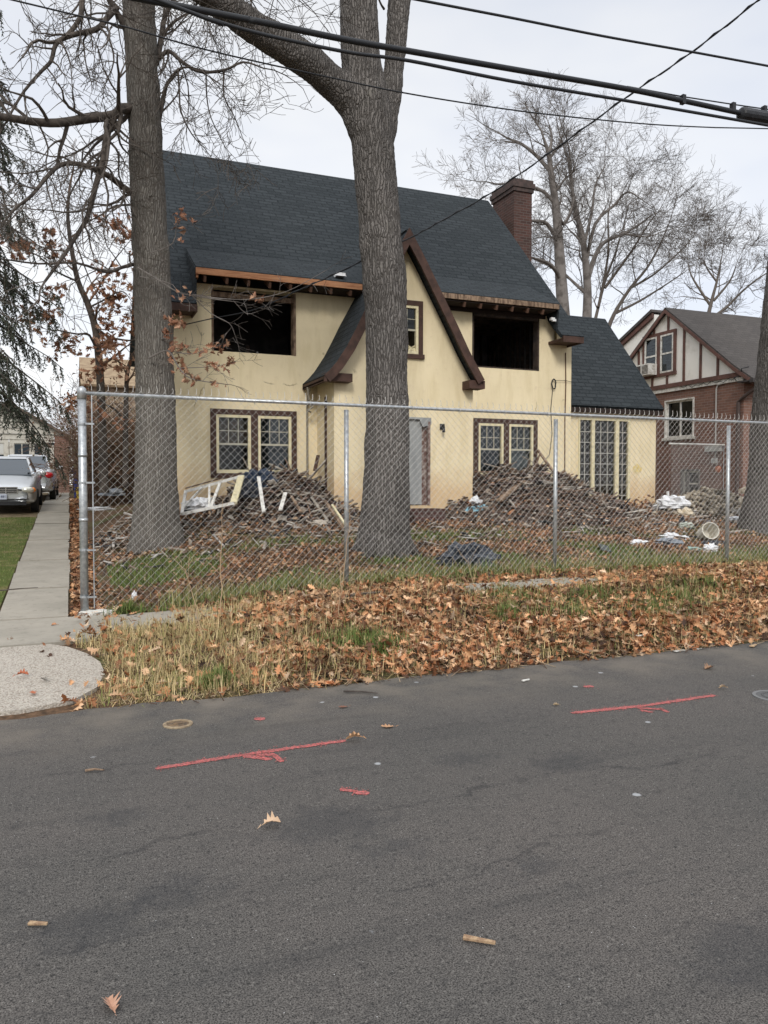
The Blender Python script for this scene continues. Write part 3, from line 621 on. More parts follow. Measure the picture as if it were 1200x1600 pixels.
for a_, b_, w_, nm_, cl_ in ((3.66, 4.40, f1, 'curtain', (.085, .10, .095)), (8.8, 9.48, f2, 'curtain', (.17, .18, .18)), (9.64, 10.32, f2, 'curtain', (.20, .21, .20))):
    cu = MB(); N_ = 30
    for i in range(N_):
        u0, u1 = a_+(b_-a_)*i/N_, a_+(b_-a_)*(i+1)/N_; y0_, y1_ = 16.14+.018*math.sin(i*1.1), 16.14+.018*math.sin((i+1)*1.1); cu.add([(u0, y0_, 1.85), (u1, y1_, 1.85), (u1, y1_, 3.06), (u0, y0_, 3.06)], [(0, 1, 2, 3)])
    cu.build(nm_, mat('window_curtain%d' % int(a_), cl_, .9, noisy=(3, tuple(q*.45 for q in cl_), .45, .6, (2, 1, .5))), w_)
pt = MB(); pt.blob((9.98, 16.16, 2.2), .34, .06, .30, .12, 3); tag(pt.build('plastic_sheet', mat('cloudy_plastic', (.55, .57, .57), .5, noisy=(5, (.36, .38, .38), .4, .62)), f2))
# gable window and door
x0, x1, z0, z1 = GW; f = MB(); f.box(x0, x1, YB-.045, YB+.05, z1-.10, z1); f.box(x0-.03, x1+.03, YB-.06, YB+.05, z0-.06, z0+.03); f.box(x0, x0+.1, YB-.043, YB+.05, z0+.032, z1-.102); f.box(x1-.1, x1, YB-.043, YB+.05, z0+.032, z1-.102)
f3 = f.build('window', BROWNT, H); sash(f3, x0+.1, x1-.1, z0+.03, z1-.1, YB+.0, CREAM, low=False, cols=3, rows=2)
bs = MB(); rr = random.Random(4)
for i in range(7): bs.obox((x1-.25+rr.uniform(-.08, .08), YB+.0, z0+.12+rr.uniform(0, .09)), (.09, .012, .035), Euler((rr.uniform(-1, 1), rr.uniform(-.8, .8), 0)), taper=.3)
bs.build('broken_sash', CREAM, f3)
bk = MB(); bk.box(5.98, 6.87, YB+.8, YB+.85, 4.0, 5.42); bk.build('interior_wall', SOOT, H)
d = MB(); d.prism([(6.14, YB+.06, 1.18), (6.88, YB+.06, 1.18), (6.88, YB+.06, 2.86), (6.82, YB+.06, 2.93), (6.7, YB+.06, 2.965), (6.14, YB+.06, 2.98)], (0, .04, 0))
d.build('door', PLYG, H)
dj = MB(); dj.box(6.885, 7.045, YB+.10, YB+.2, 1.16, 2.97); dj.box(7.0, 7.05, YB-.01, YB+.098, 1.16, 2.92, col=None); dj.build('door_jamb', mat('rotten_jamb', (.16, .10, .085), .9, noisy=(12, (.33, .28, .25), .5, .6)), H)
dd = MB(); dd.prism([(6.88, YB-.004, 2.8), (7.075, YB-.004, 2.86), (7.07, YB-.004, 3.0), (6.1, YB-.004, 3.01), (6.1, YB-.004, 2.97), (6.8, YB-.004, 2.96)], (0, .02, 0)); dd.build('door_lintel', PLYG, H)
sp = MB(); sp.box(6.0, 7.15, YB-.5, YB-.003, .8, 1.10); sp.box(6.3, 7.0, YB-.85, YB-.503, .8, .98); sp.build('doorstep', BRICKD, H)
lt = MB(); lt.box(7.27, 7.36, YB-.03, YB-.003, 2.76, 2.88); lt.tube([(7.31, YB-.03, 2.82), (7.31, YB-.12, 2.86), (7.29, YB-.15, 2.8), (7.30, YB-.13, 2.70)], [.02, .016, .03, .035], 8); lt.build('wall_lamp', BLK, H)
# sunroom ---------------------------------------------------------
YS = 17.10; SW = (12.42, 14.10, 1.0, 3.36)
s = MB(); wallp(s, 11.403, 14.98, .8, 3.62, YS, YS+.22, [SW]); s.box(14.76, 14.98, YS+.222, 21.6, .8, 3.62)
s.prism([(14.76, YS+.22, 3.623), (14.76, 21.6, 3.623), (14.76, 19.45, 6.3)], (.22, 0, 0)); s.build('sunroom_wall', STUC, H)
sr = MB(); sr.slab([(11.37, 16.88, 3.66), (15.06, 16.88, 3.66), (15.06, 19.45, 6.6), (11.37, 19.45, 6.6)], .08); sr.slab([(11.37, 22, 3.66), (15.06, 22, 3.66), (15.06, 19.45, 6.597), (11.37, 19.45, 6.597)], .08)
sr.build('sunroom_roof', SHIN, H)
se = MB(); se.box(11.41, 15.04, 16.87, 16.90, 3.49, 3.60); se.box(11.41, 15.02, 16.903, 17.097, 3.50, 3.53); se.bar((15.02, 16.95, 3.6), (15.02, 19.45, 6.46), .05, .12); se.build('sunroom_fascia', DARKW, H)
fw = MB()
for a, b in ((12.42, 12.46), (12.83, 12.93), (13.60, 13.72), (14.02, 14.10)): fw.box(a, b, YS-.03, YS+.06, 1.0, 3.30)
fw.box(12.42, 14.10, YS-.02, YS+.06, 3.30, 3.36)
fwo = fw.build('french_window', CREAM, H)
gb = MB()
for a, b, c in ((12.46, 12.83, 2), (12.93, 13.60, 3), (13.72, 14.02, 2)):
    for i in range(1, c): xx = a+(b-a)*i/c; gb.box(xx-.009, xx+.009, YS+.02, YS+.04, 1.02, 3.28)
    for i in range(1, 8): zz = 1.02+(3.28-1.02)*i/8; gb.box(a+.002, b-.002, YS+.018, YS+.042, zz-.009, zz+.009)
gb.build('window_bars', mat('grimy_white_bars', (.42, .40, .35), .7), fwo)
gp = MB(); gp.add([(12.46, YS+.03, 1.02), (14.02, YS+.03, 1.02), (14.02, YS+.03, 3.28), (12.46, YS+.03, 3.28)], [(0, 1, 2, 3)]); gp.build('pane', GLASS, fwo)
ii = MB(); ii.box(11.7, 14.7, 19.0, 19.1, .8, 3.6); ii.box(11.7, 14.7, 17.4, 19, .82, .86); ii.build('interior_wall', mat('sooty_plaster', (.26, .20, .15), .9, noisy=(2, (.10, .08, .07), .4, .6)), H)
dw = MB(); dw.box(13.35, 13.85, 17.5, 17.56, 1.0, 2.7); dw.build('leaning_board', RAWD, H)
cb = MB(); cb.tube([(11.22, 15.985, 4.8), (11.23, 15.98, 4.0), (11.215, 15.985, 3.2), (11.22, 15.98, 1.9)], .013, 6); cb.build('wall_conduit', RAFT, H)
pc_ = atY(865, 600, 15.95); cl = MB()
cl.tube([pc_+Vector((.055*math.cos(t/3.), -.01*math.sin(t*1.3)-.01, .12*math.sin(t/3.))) for t in range(40)], .014, 5)
cl.tube([pc_+Vector((.05, 0, .09)), pc_+Vector((.35, 0, .10)), pc_+Vector((.62, .02, .06))], .006, 5); cl.tube([pc_+Vector((-.02, 0, -.1)), pc_+Vector((-.06, .02, -.6)), pc_+Vector((-.03, 0, -1.2)), pc_+Vector((-.10, 0, -1.7)), pc_+Vector((-.35, 0, -1.95))], .008, 5)
cl.build('cable_coil', WIRE, H)
dp = MB(); dp.tube([(4.63, 15.5, 3.62), (4.66, 15.8, 3.45), (4.69, 15.96, 3.2), (4.69, 15.96, .95)], .022, 8); dp.tube([(4.56, 15.5, 3.6), (4.6, 15.52, 3.35), (4.7, 15.6, 3.2), (4.62, 15.7, 3.15), (4.72, 15.8, 3.12)], .02, 6)
dp.build('downpipe', mat('dull_pipe', (.22, .20, .16), .7), H)
bs2 = MB(); bs2.box(4.90, 4.917, 15.3, 15.42, 1.2, 3.4); bs2.build('side_light_frame', BROWNT, H)
yst = MB(); yst.v = []; cpt = Vector((14.35, YS-.004, 2.02))
yst.add([cpt]+[cpt+Vector((math.cos(t*.4)*(.15+.03*math.sin(t*2.3)), 0, math.sin(t*.4)*(.12+.03*math.cos(t*1.7)))) for t in range(16)], [(0, i, i % 16+1) for i in range(1, 17)])
yst.build('spray_patch', mat('faded_yellow_spray', (.66, .50, .17), .9, noisy=(12, (.62, .52, .3), .4, .6)), H)
# ------------------------------------------------------------------ chain link fence
YFN = 9.40
FE = thing('chain_link_fence', 'tall galvanised chain link fence with steel posts across the leaf strewn front yard', 'fence', (.14, YFN, .12))
posts = [(.14, .05, 2.70, .045), (3.28, .1, 2.60, .030), (6.44, .1, 2.58, .030), (9.68, .1, 2.58, .030), (12.85, .1, 2.58, .030), (16.0, .1, 2.58, .03)]
for i, (px, d0, zt, rr_) in enumerate(posts):
    m = MB(); zb = gz(px, YFN)-.1
    m.tube([(px, YFN, zb), (px, YFN, zt-.05)], rr_, 16)
    if i == 0:
        m.lathe((px, YFN, zt-.05), [(rr_+.006, -.09), (rr_+.006, 0), (rr_+.004, .02), (rr_*.6, .045), (.002, .055)], 16)
        for zz in (1.93, 1.2): m.tube([(px, YFN, zz-.02), (px, YFN, zz+.02)], rr_+.005, 16)
    po = m.build('post', GALV, FE, smooth=True)
    if i == 0:
        for zz in (2.28, 1.62, .86, .33):
            b = MB(); b.tube([(px, YFN, zz-.012), (px, YFN, zz+.012)], rr_+.006, 16); b.box(px+.03, px+.125, YFN-.065, YFN-.055, zz-.010, zz+.010); b.build('tension_band', GALV, po)
rl = MB(); rl.tube([(.16, YFN-.0, 2.625), (3.28, YFN, 2.612), (6.44, YFN, 2.60), (9.68, YFN, 2.595), (12.85, YFN, 2.59), (16.0, YFN, 2.59)], .0215, 12); rl.build('top_rail', GALV, FE, smooth=True)
tb = MB(); tb.box(.235, .247, YFN-.062, YFN-.056, .2, 2.6); tb.build('tension_bar', GALV, FE)
ww, hh = .0445, .0465; rngw = random.Random(3); mesh = MB()
V = []; Fm = []
x = .24; i = 0
while x < 15.95:
    zb = gz(x, YFN)+.0; ztop = 2.67-.002*x; nseg = int((ztop-zb)/hh); base = len(V)
    for k in range(nseg+1):
        xx = x + (ww if (k+i) % 2 else 0); zz = ztop-(k)*hh; yy = YFN-.034 + (.0022 if (k % 2) else -.0022) + .012*noise.noise((x*.8, zz*.9, 0))
        xx += .004*noise.noise((x*1.3, zz*1.1, 5))
        r_ = .0018
        V += [(xx-r_, yy, zz), (xx+r_*.5, yy-r_, zz), (xx+r_*.5, yy+r_, zz)]
    for k in range(nseg):
        a = base+k*3
        for j in range(3): Fm.append((a+j, a+(j+1) % 3, a+3+(j+1) % 3, a+3+j))
    if i % 2 == 0 :   # twisted barb above the rail
        tt = 2.685-.002*x; q = [(x, YFN-.034, tt-.03), (x+.004, YFN-.036, tt+.01), (x-.006+rngw.uniform(-.01, .01), YFN-.036, tt+.045+rngw.uniform(-.012, .012))]
        n0 = len(V)
        for p in q: V += [(p[0]-.003, p[1], p[2]), (p[0]+.002, p[1]-.003, p[2]), (p[0]+.002, p[1]+.003, p[2])]
        for k in range(2):
            for j in range(3): Fm.append((n0+k*3+j, n0+k*3+(j+1) % 3, n0+k*3+3+(j+1) % 3, n0+k*3+3+j))
    x += ww; i += 1
mesh.v = V; mesh.f = Fm; mesh.build('wire_mesh', GALVW, FE)
for k in range(22):
    tie = MB(); px = .7+k*.7; tie.tube([(px, YFN+.03*math.cos(t)-.004, 2.61-.0022*px+.03*math.sin(t)) for t in [i*.8 for i in range(9)]], .0035, 4); tie.build('wire_tie', GALVW, FE)
pass
ft = MB(); ft.blob((.24, YFN-.02, .13), .22, .10, .05, .3, 4, 2); ft.build('concrete_footing', mat('pale_footing', (.55, .54, .50), .9), FE)
# ------------------------------------------------------------------ trees
def rvec(rng): return Vector((rng.gauss(0, 1), rng.gauss(0, 1), rng.gauss(0, 1)))
def grow(mb, p, d, L, r, lvl, rng, droop=0., wob=.22, kids=(3, 5), rmin=.004, sides=None, leafpts=None, ang=(.5, 1.1), lf=(.45, .75)):
    n = 6 if lvl > 1 else 4; pts = [Vector(p)]; dirs = [d.normalized()]; d = d.normalized()
    for i in range(n):
        d = (d + rvec(rng)*wob*.55 + Vector((0, 0, droop))*.2).normalized(); pts.append(pts[-1]+d*(L/n)); dirs.append(d)
    rad = [max(rmin, r*(1-.75*i/n)) for i in range(n+1)]
    mb.tube(pts, rad, sides or (6 if r > .03 else (4 if r > .012 else 3)), cap=False)
    if leafpts is not None and lvl <= 1: leafpts += pts[2:]
    if lvl <= 0: return
    for k in range(rng.randint(*kids)):
        t = rng.uniform(.2, 1.0)*n; i = min(n-1, int(t)); q = pts[i].lerp(pts[i+1], t-i)
        a = dirs[i+1]; o = rvec(rng); o = (o-a*o.dot(a)).normalized(); th = rng.uniform(*ang)
        nd = a*math.cos(th)+o*math.sin(th); l_ = L*rng.uniform(*lf)*(1.1-.4*t/n)
        grow(mb, q, nd, l_, max(rmin, rad[i]*.62), lvl-1, rng, droop, wob, kids, rmin, None, leafpts, ang, lf)
def pxpath(pl, dy=(0, 0)):
    """pl: (px, py, Y) -> smooth 3D polyline"""
    P = [atY(a, b, c) for a, b, c in pl]; out = []
    for i in range(len(P)-1):
        p0, p1, p2, p3 = P[max(i-1, 0)], P[i], P[i+1], P[min(i+2, len(P)-1)]
        for k in range(3):
            t = k/3; out.append(.5*((2*p1)+(p2-p0)*t+(2*p0-5*p1+4*p2-p3)*t*t+(3*p1-p0-3*p2+p3)*t*t*t))
    out.append(P[-1]); return out
def limb(mb, pl, r0, r1, crown, rng, lvl=2, every=3, L=1.0, n=8, rmin=.005, **k):
    P = pxpath(pl); m = len(P); rad = [r0+(r1-r0)*i/(m-1) for i in range(m)]
    mb.tube(P, rad, n, cap=False)
    if crown is not None:
        for i in range(1, m, every):
            d = (P[min(i+1, m-1)]-P[i-1]).normalized(); o = rvec(rng); o = (o-d*o.dot(d)).normalized(); th = rng.uniform(.6, 1.2)
            grow(crown, P[i], d*math.cos(th)+o*math.sin(th), L*rng.uniform(.6, 1.2), max(rmin, rad[i]*.5), lvl, rng, rmin=rmin, **k)
        grow(crown, P[-1], (P[-1]-P[-2]).normalized(), L, rad[-1], lvl, rng, rmin=rmin, **k)
    return P
def trunk_mesh(stems, name, mat_, parent, vox=.03, flare=None):
    """stems: lists of (point, radius); merged by voxel remesh into one body"""
    mb = MB()
    for st in stems:
        P = []; Rr = []
        for i in range(len(st)-1):
            a, b = st[i], st[i+1]; k = 5
            for j in range(k): t = j/k; P.append(a[0].lerp(b[0], t)); Rr.append(a[1]*(1-t)+b[1]*t)
        P.append(st[-1][0]); Rr.append(st[-1][1]); mb.tube(P, Rr, 28)
    ob = mb.build(name, mat_, parent, smooth=True)
    r = ob.modifiers.new('merge', 'REMESH'); r.mode = 'VOXEL'; r.voxel_size = vox; r.use_smooth_shade = True
    s = ob.modifiers.new('soften', 'SMOOTH'); s.factor = .5; s.iterations = 6
    tx = bpy.data.textures.new('lump', 'CLOUDS'); tx.noise_scale = .35; dsp = ob.modifiers.new('lumps', 'DISPLACE'); dsp.texture = tx; dsp.strength = .05; dsp.mid_level = .5
    tx2 = bpy.data.textures.new('ridge', 'CLOUDS'); tx2.noise_scale = .045; e_ = bpy.data.objects.new; d2 = ob.modifiers.new('ridges', 'DISPLACE'); d2.texture = tx2; d2.strength = .022; d2.mid_level = .5
    return ob
def stem(pl, Y):
    out = []
    for (px, py, wpx, *yy) in pl:
        Yq = yy[0] if yy else Y; p = atY(px, py, Yq); out.append((p, wpx/2*depth(p)/FPX))
    return out
# --- middle oak
YM = 11.35
T1 = thing('oak_tree', 'big forked oak trunk standing in front of the house door', 'tree', tuple(atY(600, 860, YM)))
trunk_mesh([stem([(600, 885, 98), (600, 858, 88), (600, 835, 82), (602, 800, 77), (604, 740, 72), (605, 640, 67), (604, 500, 65), (601, 440, 69), (597, 400, 67), (589, 300, 66), (583, 230, 67), (578, 185, 70), (570, 140, 66), (563, 80, 61), (560, 0, 59), (556, -120, 54), (548, -330, 42)], YM),
            stem([(592, 240, 40), (603, 195, 38), (612, 140, 32, YM+.05), (619, 70, 33, YM+.1), (624, 0, 36, YM+.15), (634, -120, 30, YM+.4), (650, -320, 20, YM+.7)], YM),
            stem([(572, 215, 48), (556, 168, 50), (530, 138, 50, YM-.02), (490, 103, 50, YM-.08), (450, 76, 50, YM-.15), (400, 45, 48, YM-.25), (350, 8, 46, YM-.4), (300, -30, 42, YM-.6), (210, -90, 36, YM-.9), (100, -150, 28, YM-1.3), (-60, -250, 18, YM-1.8)], YM)],
           'trunk', BARK, T1, .032)
rt = MB()
rng = random.Random(11)
for a in range(7):
    t = a*.9+.3; c0 = atY(600, 840, YM); rt.tube([c0+Vector((math.cos(t)*.3, math.sin(t)*.3, .1)), c0+Vector((math.cos(t)*.42, math.sin(t)*.42, -.14)), c0+Vector((math.cos(t)*.58, math.sin(t)*.58, -.3))], [.10, .08, .04], 8)
rt.build('root_flare', BARK, T1, smooth=True)
cr1 = MB(); rng = random.Random(5)
limb(cr1, [(600, 14, YM), (594, 4, YM-.1), (585, -20, YM-.2)], .02, .01, cr1, rng, 1, 3, .6)
for k in range(16):
    p0 = atY(rng.uniform(300, 450), rng.uniform(-60, -10), YM-.4); grow(cr1, p0, Vector((rng.uniform(-.5, .6), rng.uniform(-.5, .5), rng.uniform(-.9, .1))), rng.uniform(.8, 1.5), .012, 2, rng, droop=-.1, rmin=.0035)
for k in range(7):
    p0 = atY(rng.uniform(540, 640), rng.uniform(-350, -200), YM+.3); grow(cr1, p0, Vector((rng.uniform(-1, 1), rng.uniform(-1, 1), rng.uniform(.2, 1))), 2.5, .06, 3, rng, rmin=.005)
for k in range(12):
    p0 = atY(rng.uniform(-60, 250), rng.uniform(-200, -60), YM-1.3); grow(cr1, p0, Vector((rng.uniform(-1, .6), rng.uniform(-.7, .7), rng.uniform(-.5, 1))), 1.7, .03, 3, rng, rmin=.0045, kids=(2, 4))
cr1.build('crown', BARKD, T1)
# --- left oak
YL = 13.25
T2 = thing('oak_tree', 'straight grey oak trunk with drooping bare limbs near the house corner', 'tree', tuple(atY(245, 835, YL)))
trunk_mesh([stem([(244, 865, 92), (245, 838, 83), (244, 815, 73), (244, 760, 66), (244, 690, 62), (243, 617, 60), (240, 500, 58), (236, 400, 56), (231, 300, 53), (227, 200, 51), (222, 110, 50), (216, 0, 50), (210, -120, 44), (200, -400, 30)], YL)], 'trunk', BARKG, T2, .034)
br_ = MB(); cr2 = MB(); rng = random.Random(21)
Y = YL
KW = dict(wob=.34, kids=(3, 4), lf=(.45, .8), ang=(.5, 1.25))
limbs2 = [
 ([(212, 170, Y), (190, 170, Y-.2), (178, 180, Y-.3), (140, 185, Y-.5), (90, 192, Y-.8), (50, 190, Y-1), (0, 182, Y-1.3), (-60, 178, Y-1.6)], .085, .045, 1.5),
 ([(178, 182, Y-.3), (168, 208, Y-.35), (161, 250, Y-.45), (149, 292, Y-.55), (137, 338, Y-.6), (116, 374, Y-.7), (98, 402, Y-.8), (70, 440, Y-1)], .06, .02, 1.3),
 ([(212, 306, Y), (192, 292, Y-.2), (168, 274, Y-.4), (130, 258, Y-.6), (96, 257, Y-.8), (72, 278, Y-1), (50, 305, Y-1.2), (28, 322, Y-1.3)], .055, .018, 1.3),
 ([(200, 52, Y), (184, 22, Y-.1), (168, -5, Y-.2), (150, -60, Y-.4)], .055, .03, 1.3),
 ([(182, 12, Y-.1), (166, 30, Y-.3), (150, 46, Y-.4), (112, 55, Y-.6), (88, 68, Y-.7), (80, 95, Y-.8), (66, 110, Y-.9), (38, 142, Y-1), (18, 175, Y-1.1)], .05, .016, 1.2),
 ([(130, -30, Y-.3), (128, 0, Y-.4), (125, 28, Y-.5), (105, 55, Y-.6), (86, 66, Y-.7)], .045, .03, 1.0),
 ([(244, 100, Y), (252, 60, Y+.1), (258, 25, Y+.2), (276, -8, Y+.3), (300, -60, Y+.4)], .05, .03, 1.2),
 ([(252, 60, Y+.1), (262, 45, Y), (275, 32, Y-.1), (300, 19, Y-.2), (340, 14, Y-.3)], .03, .015, 1.1),
 ([(248, 92, Y), (264, 80, Y-.15), (285, 97, Y-.3), (312, 112, Y-.5), (350, 110, Y-.7), (380, 97, Y-.9), (410, 106, Y-1.1)], .038, .012, 1.3),
 ([(248, 190, Y), (257, 145, Y-.1), (263, 128, Y-.2), (280, 108, Y-.3), (300, 105, Y-.5)], .04, .012, 1.3),
 ([(278, 108, Y-.3), (280, 140, Y-.4), (283, 175, Y-.5), (300, 210, Y-.6), (320, 232, Y-.7)], .018, .007, 1.0),
 ([(350, 110, Y-.7), (350, 150, Y-.8), (365, 180, Y-.9), (378, 212, Y-1)], .016, .006, .9),
 ([(322, 112, Y-.5), (323, 150, Y-.5), (330, 185, Y-.6), (352, 230, Y-.7)], .014, .006, .9),
 ([(212, 320, Y), (180, 322, Y-.2), (158, 336, Y-.4), (140, 345, Y-.5)], .02, .008, 1.0),
 ([(212, 412, Y), (190, 418, Y-.2), (165, 425, Y-.4), (120, 411, Y-.7), (60, 412, Y-1), (0, 404, Y-1.3)], .03, .010, 1.3),
 ([(181, 190, Y-.3), (188, 225, Y-.2), (200, 240, Y-.1)], .022, .012, .6),
 ([(172, 222, Y-.35), (185, 240, Y-.4), (186, 275, Y-.4), (200, 300, Y-.3)], .02, .01, .6),
 ([(155, 42, Y-.4), (170, 60, Y-.5), (178, 95, Y-.6), (165, 130, Y-.7)], .02, .008, 1.0),
 ([(60, 192, Y-.9), (75, 230, Y-1), (72, 260, Y-1.1), (90, 300, Y-1.2)], .015, .006, 1.0)]
for pl, a, b, L in limbs2: limb(br_, pl, a, b, cr2, rng, 2, 2, L*.85, 8, .0038, droop=-.12, **KW)
for k in range(26):
    p0 = atY(rng.uniform(0, 400), rng.uniform(-90, 10), Y+rng.uniform(-1.5, .8)); grow(cr2, p0, Vector((rng.uniform(-1, 1), rng.uniform(-.5, .5), rng.uniform(-1, .2))), rng.uniform(.8, 1.6), .014, 2, rng, droop=-.1, rmin=.0038, wob=.32)
# pale twigs in front of the gutted window
twl = MB(); lp2 = []
for pl, a in (([(215, 418, Y-.4), (245, 436, Y-.6), (275, 455, Y-.8), (300, 462, Y-.9), (340, 468, Y-1), (372, 472, Y-1.1)], .013), ([(300, 462, Y-.9), (330, 490, Y-.95), (358, 505, Y-1), (366, 520, Y-1)], .008),
              ([(300, 460, Y-.9), (340, 466, Y-1), (385, 468, Y-1.1), (425, 462, Y-1.2), (460, 450, Y-1.3), (510, 422, Y-1.4)], .009), ([(218, 432, Y-.4), (270, 445, Y-.6), (283, 474, Y-.7), (300, 478, Y-.8)], .008),
              ([(365, 470, Y-1.1), (385, 490, Y-1.1), (404, 486, Y-1.2)], .006), ([(232, 560, Y-.4), (262, 548, Y-.7), (280, 575, Y-.9), (300, 592, Y-1), (350, 600, Y-1.1)], .016), ([(262, 548, Y-.7), (300, 553, Y-.8), (330, 545, Y-.9), (345, 537, Y-1)], .008),
              ([(280, 575, Y-.9), (315, 574, Y-1), (350, 570, Y-1.1), (368, 565, Y-1.2)], .007), ([(235, 395, Y-.5), (270, 380, Y-.6), (277, 345, Y-.7), (290, 340, Y-.8)], .009)):
    P = limb(twl, pl, a, a*.4, twl, rng, 1, 3, .42, 5, .0028, leafpts=None)
    if pl[0][1] > 520 or pl[0][1] < 400: lp2 += P[4:]
    elif a > .0085: lp2 += [P[7], P[8]]
br_.build('branch', BARKD, T2, smooth=True); cr2.build('crown', TWIG, T2); tag(twl.build('pale_twigs', TWIGW, T2))
# --- right hand tree, cut by the frame
YR = 11.95
T3 = thing('roadside_tree', 'dark leaning tree trunk at the right hand end of the fence', 'tree', tuple(atY(1215, 828, YR)))
trunk_mesh([stem([(1226, 860, 165), (1226, 828, 140), (1226, 760, 108), (1228, 650, 100), (1236, 500, 84), (1246, 330, 70), (1262, 100, 60), (1280, -200, 50)], YR)], 'trunk', BARK, T3, .036)
rng = random.Random(8); cr3 = MB()
for k in range(5): grow(cr3, atY(1275, -150, YR), Vector((rng.uniform(0, 1), rng.uniform(-.6, .6), rng.uniform(.2, 1))), 2.6, .07, 3, rng, rmin=.006)
cr3.build('crown', BARKD, T3)
# --- small brown-leaved oaks inside the left end of the fence
rng = random.Random(31); LP = list(lp2)
def leafy(name, label, trunk, r0, r1, limbs_, Lf=.8):
    t = thing(name, label, 'tree', tuple(pxpath(trunk)[0])); m = MB(); tw = MB(); lp = []
    limb(m, trunk, r0, r1, tw, rng, 2, 3, Lf, 7, .004)
    for pl, a in limbs_: limb(m, pl, a, a*.35, tw, rng, 1, 2, Lf*.7, 6, .004, leafpts=lp, wob=.3)
    m.build('trunk', BARKD, t, smooth=True); tw.build('crown', TWIGB, t); return t, lp
YY = 16.3
T4, lpA = leafy('young_oak_tree', 'thin crooked young oak holding brown leaves left of the grey trunk', [(163, 770, YY), (160, 690, YY), (157, 600, YY), (150, 520, YY), (137, 475, YY), (122, 440, YY), (112, 390, YY), (106, 340, YY), (108, 300, YY)], .095, .025,
    [([(155, 560, YY), (140, 524, YY-.3), (120, 522, YY-.5), (90, 516, YY-.7)], .03), ([(148, 510, YY), (170, 526, YY-.4), (200, 532, YY-.8), (216, 530, YY-1)], .028), ([(137, 475, YY), (160, 440, YY-.3), (176, 410, YY-.5), (196, 385, YY-.7)], .025),
     ([(140, 480, YY), (160, 470, YY-.3), (190, 455, YY-.5), (205, 470, YY-.6)], .02), ([(122, 440, YY), (90, 425, YY-.3), (60, 400, YY-.5), (45, 395, YY-.6)], .02), ([(150, 420, YY-.5), (180, 422, YY-.7), (205, 410, YY-.9)], .018)])
T5, lpB = leafy('young_oak_tree', 'short forked sapling with dark stem close behind the grey trunk', [(196, 760, YY-.6), (196, 690, YY-.6), (197, 620, YY-.6), (200, 575, YY-.6), (214, 545, YY-.7), (222, 515, YY-.8)], .06, .025,
    [([(196, 660, YY-.6), (180, 640, YY-.8), (160, 630, YY-1)], .03), ([(200, 590, YY-.6), (190, 570, YY-.9), (175, 560, YY-1.2)], .015), ([(214, 545, YY-.7), (235, 535, YY-2.9), (258, 530, YY-3.4)], .02)])
def hangleaves(name, pts, rng_s, n_per, mat_, parent, cols, size=(.09, .14)):
    g_ = np.random.default_rng(rng_s); P = np.array([tuple(p) for p in pts]); idx = g_.integers(0, len(P), int(len(P)*n_per)); T = P[idx]+g_.normal(0, .06, (len(idx), 3))
    Rm = rots(g_, len(idx), 1.3, size); c = np.array(cols)[g_.integers(0, len(cols), len(idx))]*g_.uniform(.75, 1.2, (len(idx), 1))
    return inst(name, LV[1], LFc, Rm, T-0, c, mat_, parent)
# oak leaf template: two halves hinged on the midrib
side = [(.025, .06), (.035, .16), (.20, .20), (.10, .32), (.36, .44), (.13, .52), (.36, .68), (.11, .74), (.16, .90)]
def leaf_t(curl, fold, tw):
    v = [(0, -.22, 0), (0, 0, 0), (0, .5, 0), (0, 1, 0)] + [(a, b, 0) for a, b in side] + [(-a, b*.97+.02, 0) for a, b in side]
    out = []
    for a, b, c in v: out.append((a*.95, b-.45, fold*abs(a)+curl*(b-.45)**2+tw*a*(b-.3)))
    out += [(.012, -.67, .02), (-.012, -.45, 0)]
    return np.array(out)
n_ = len(side); LFc = [tuple([1]+list(range(4, 4+n_))+[3, 2]), tuple([1, 2, 3]+list(range(4+2*n_-1, 3+n_, -1))), (0, 1, 4+2*n_+1)]
LV = [leaf_t(.25, .25, .3), leaf_t(-.5, .7, -.9), leaf_t(.9, -.5, .8), leaf_t(.15, 1.0, 0)]
BRL = [(.33, .165, .10), (.40, .22, .14), (.25, .12, .075), (.44, .27, .18)]
hangleaves('leaves', lpA, 1, 1.5, LEAF, T4, BRL, (.09, .17)); hangleaves('leaves', lpB, 2, 1.2, LEAF, T5, BRL, (.09, .16))
hangleaves('leaves', LP, 3, 3.2, LEAF, T2, BRL, (.08, .15))
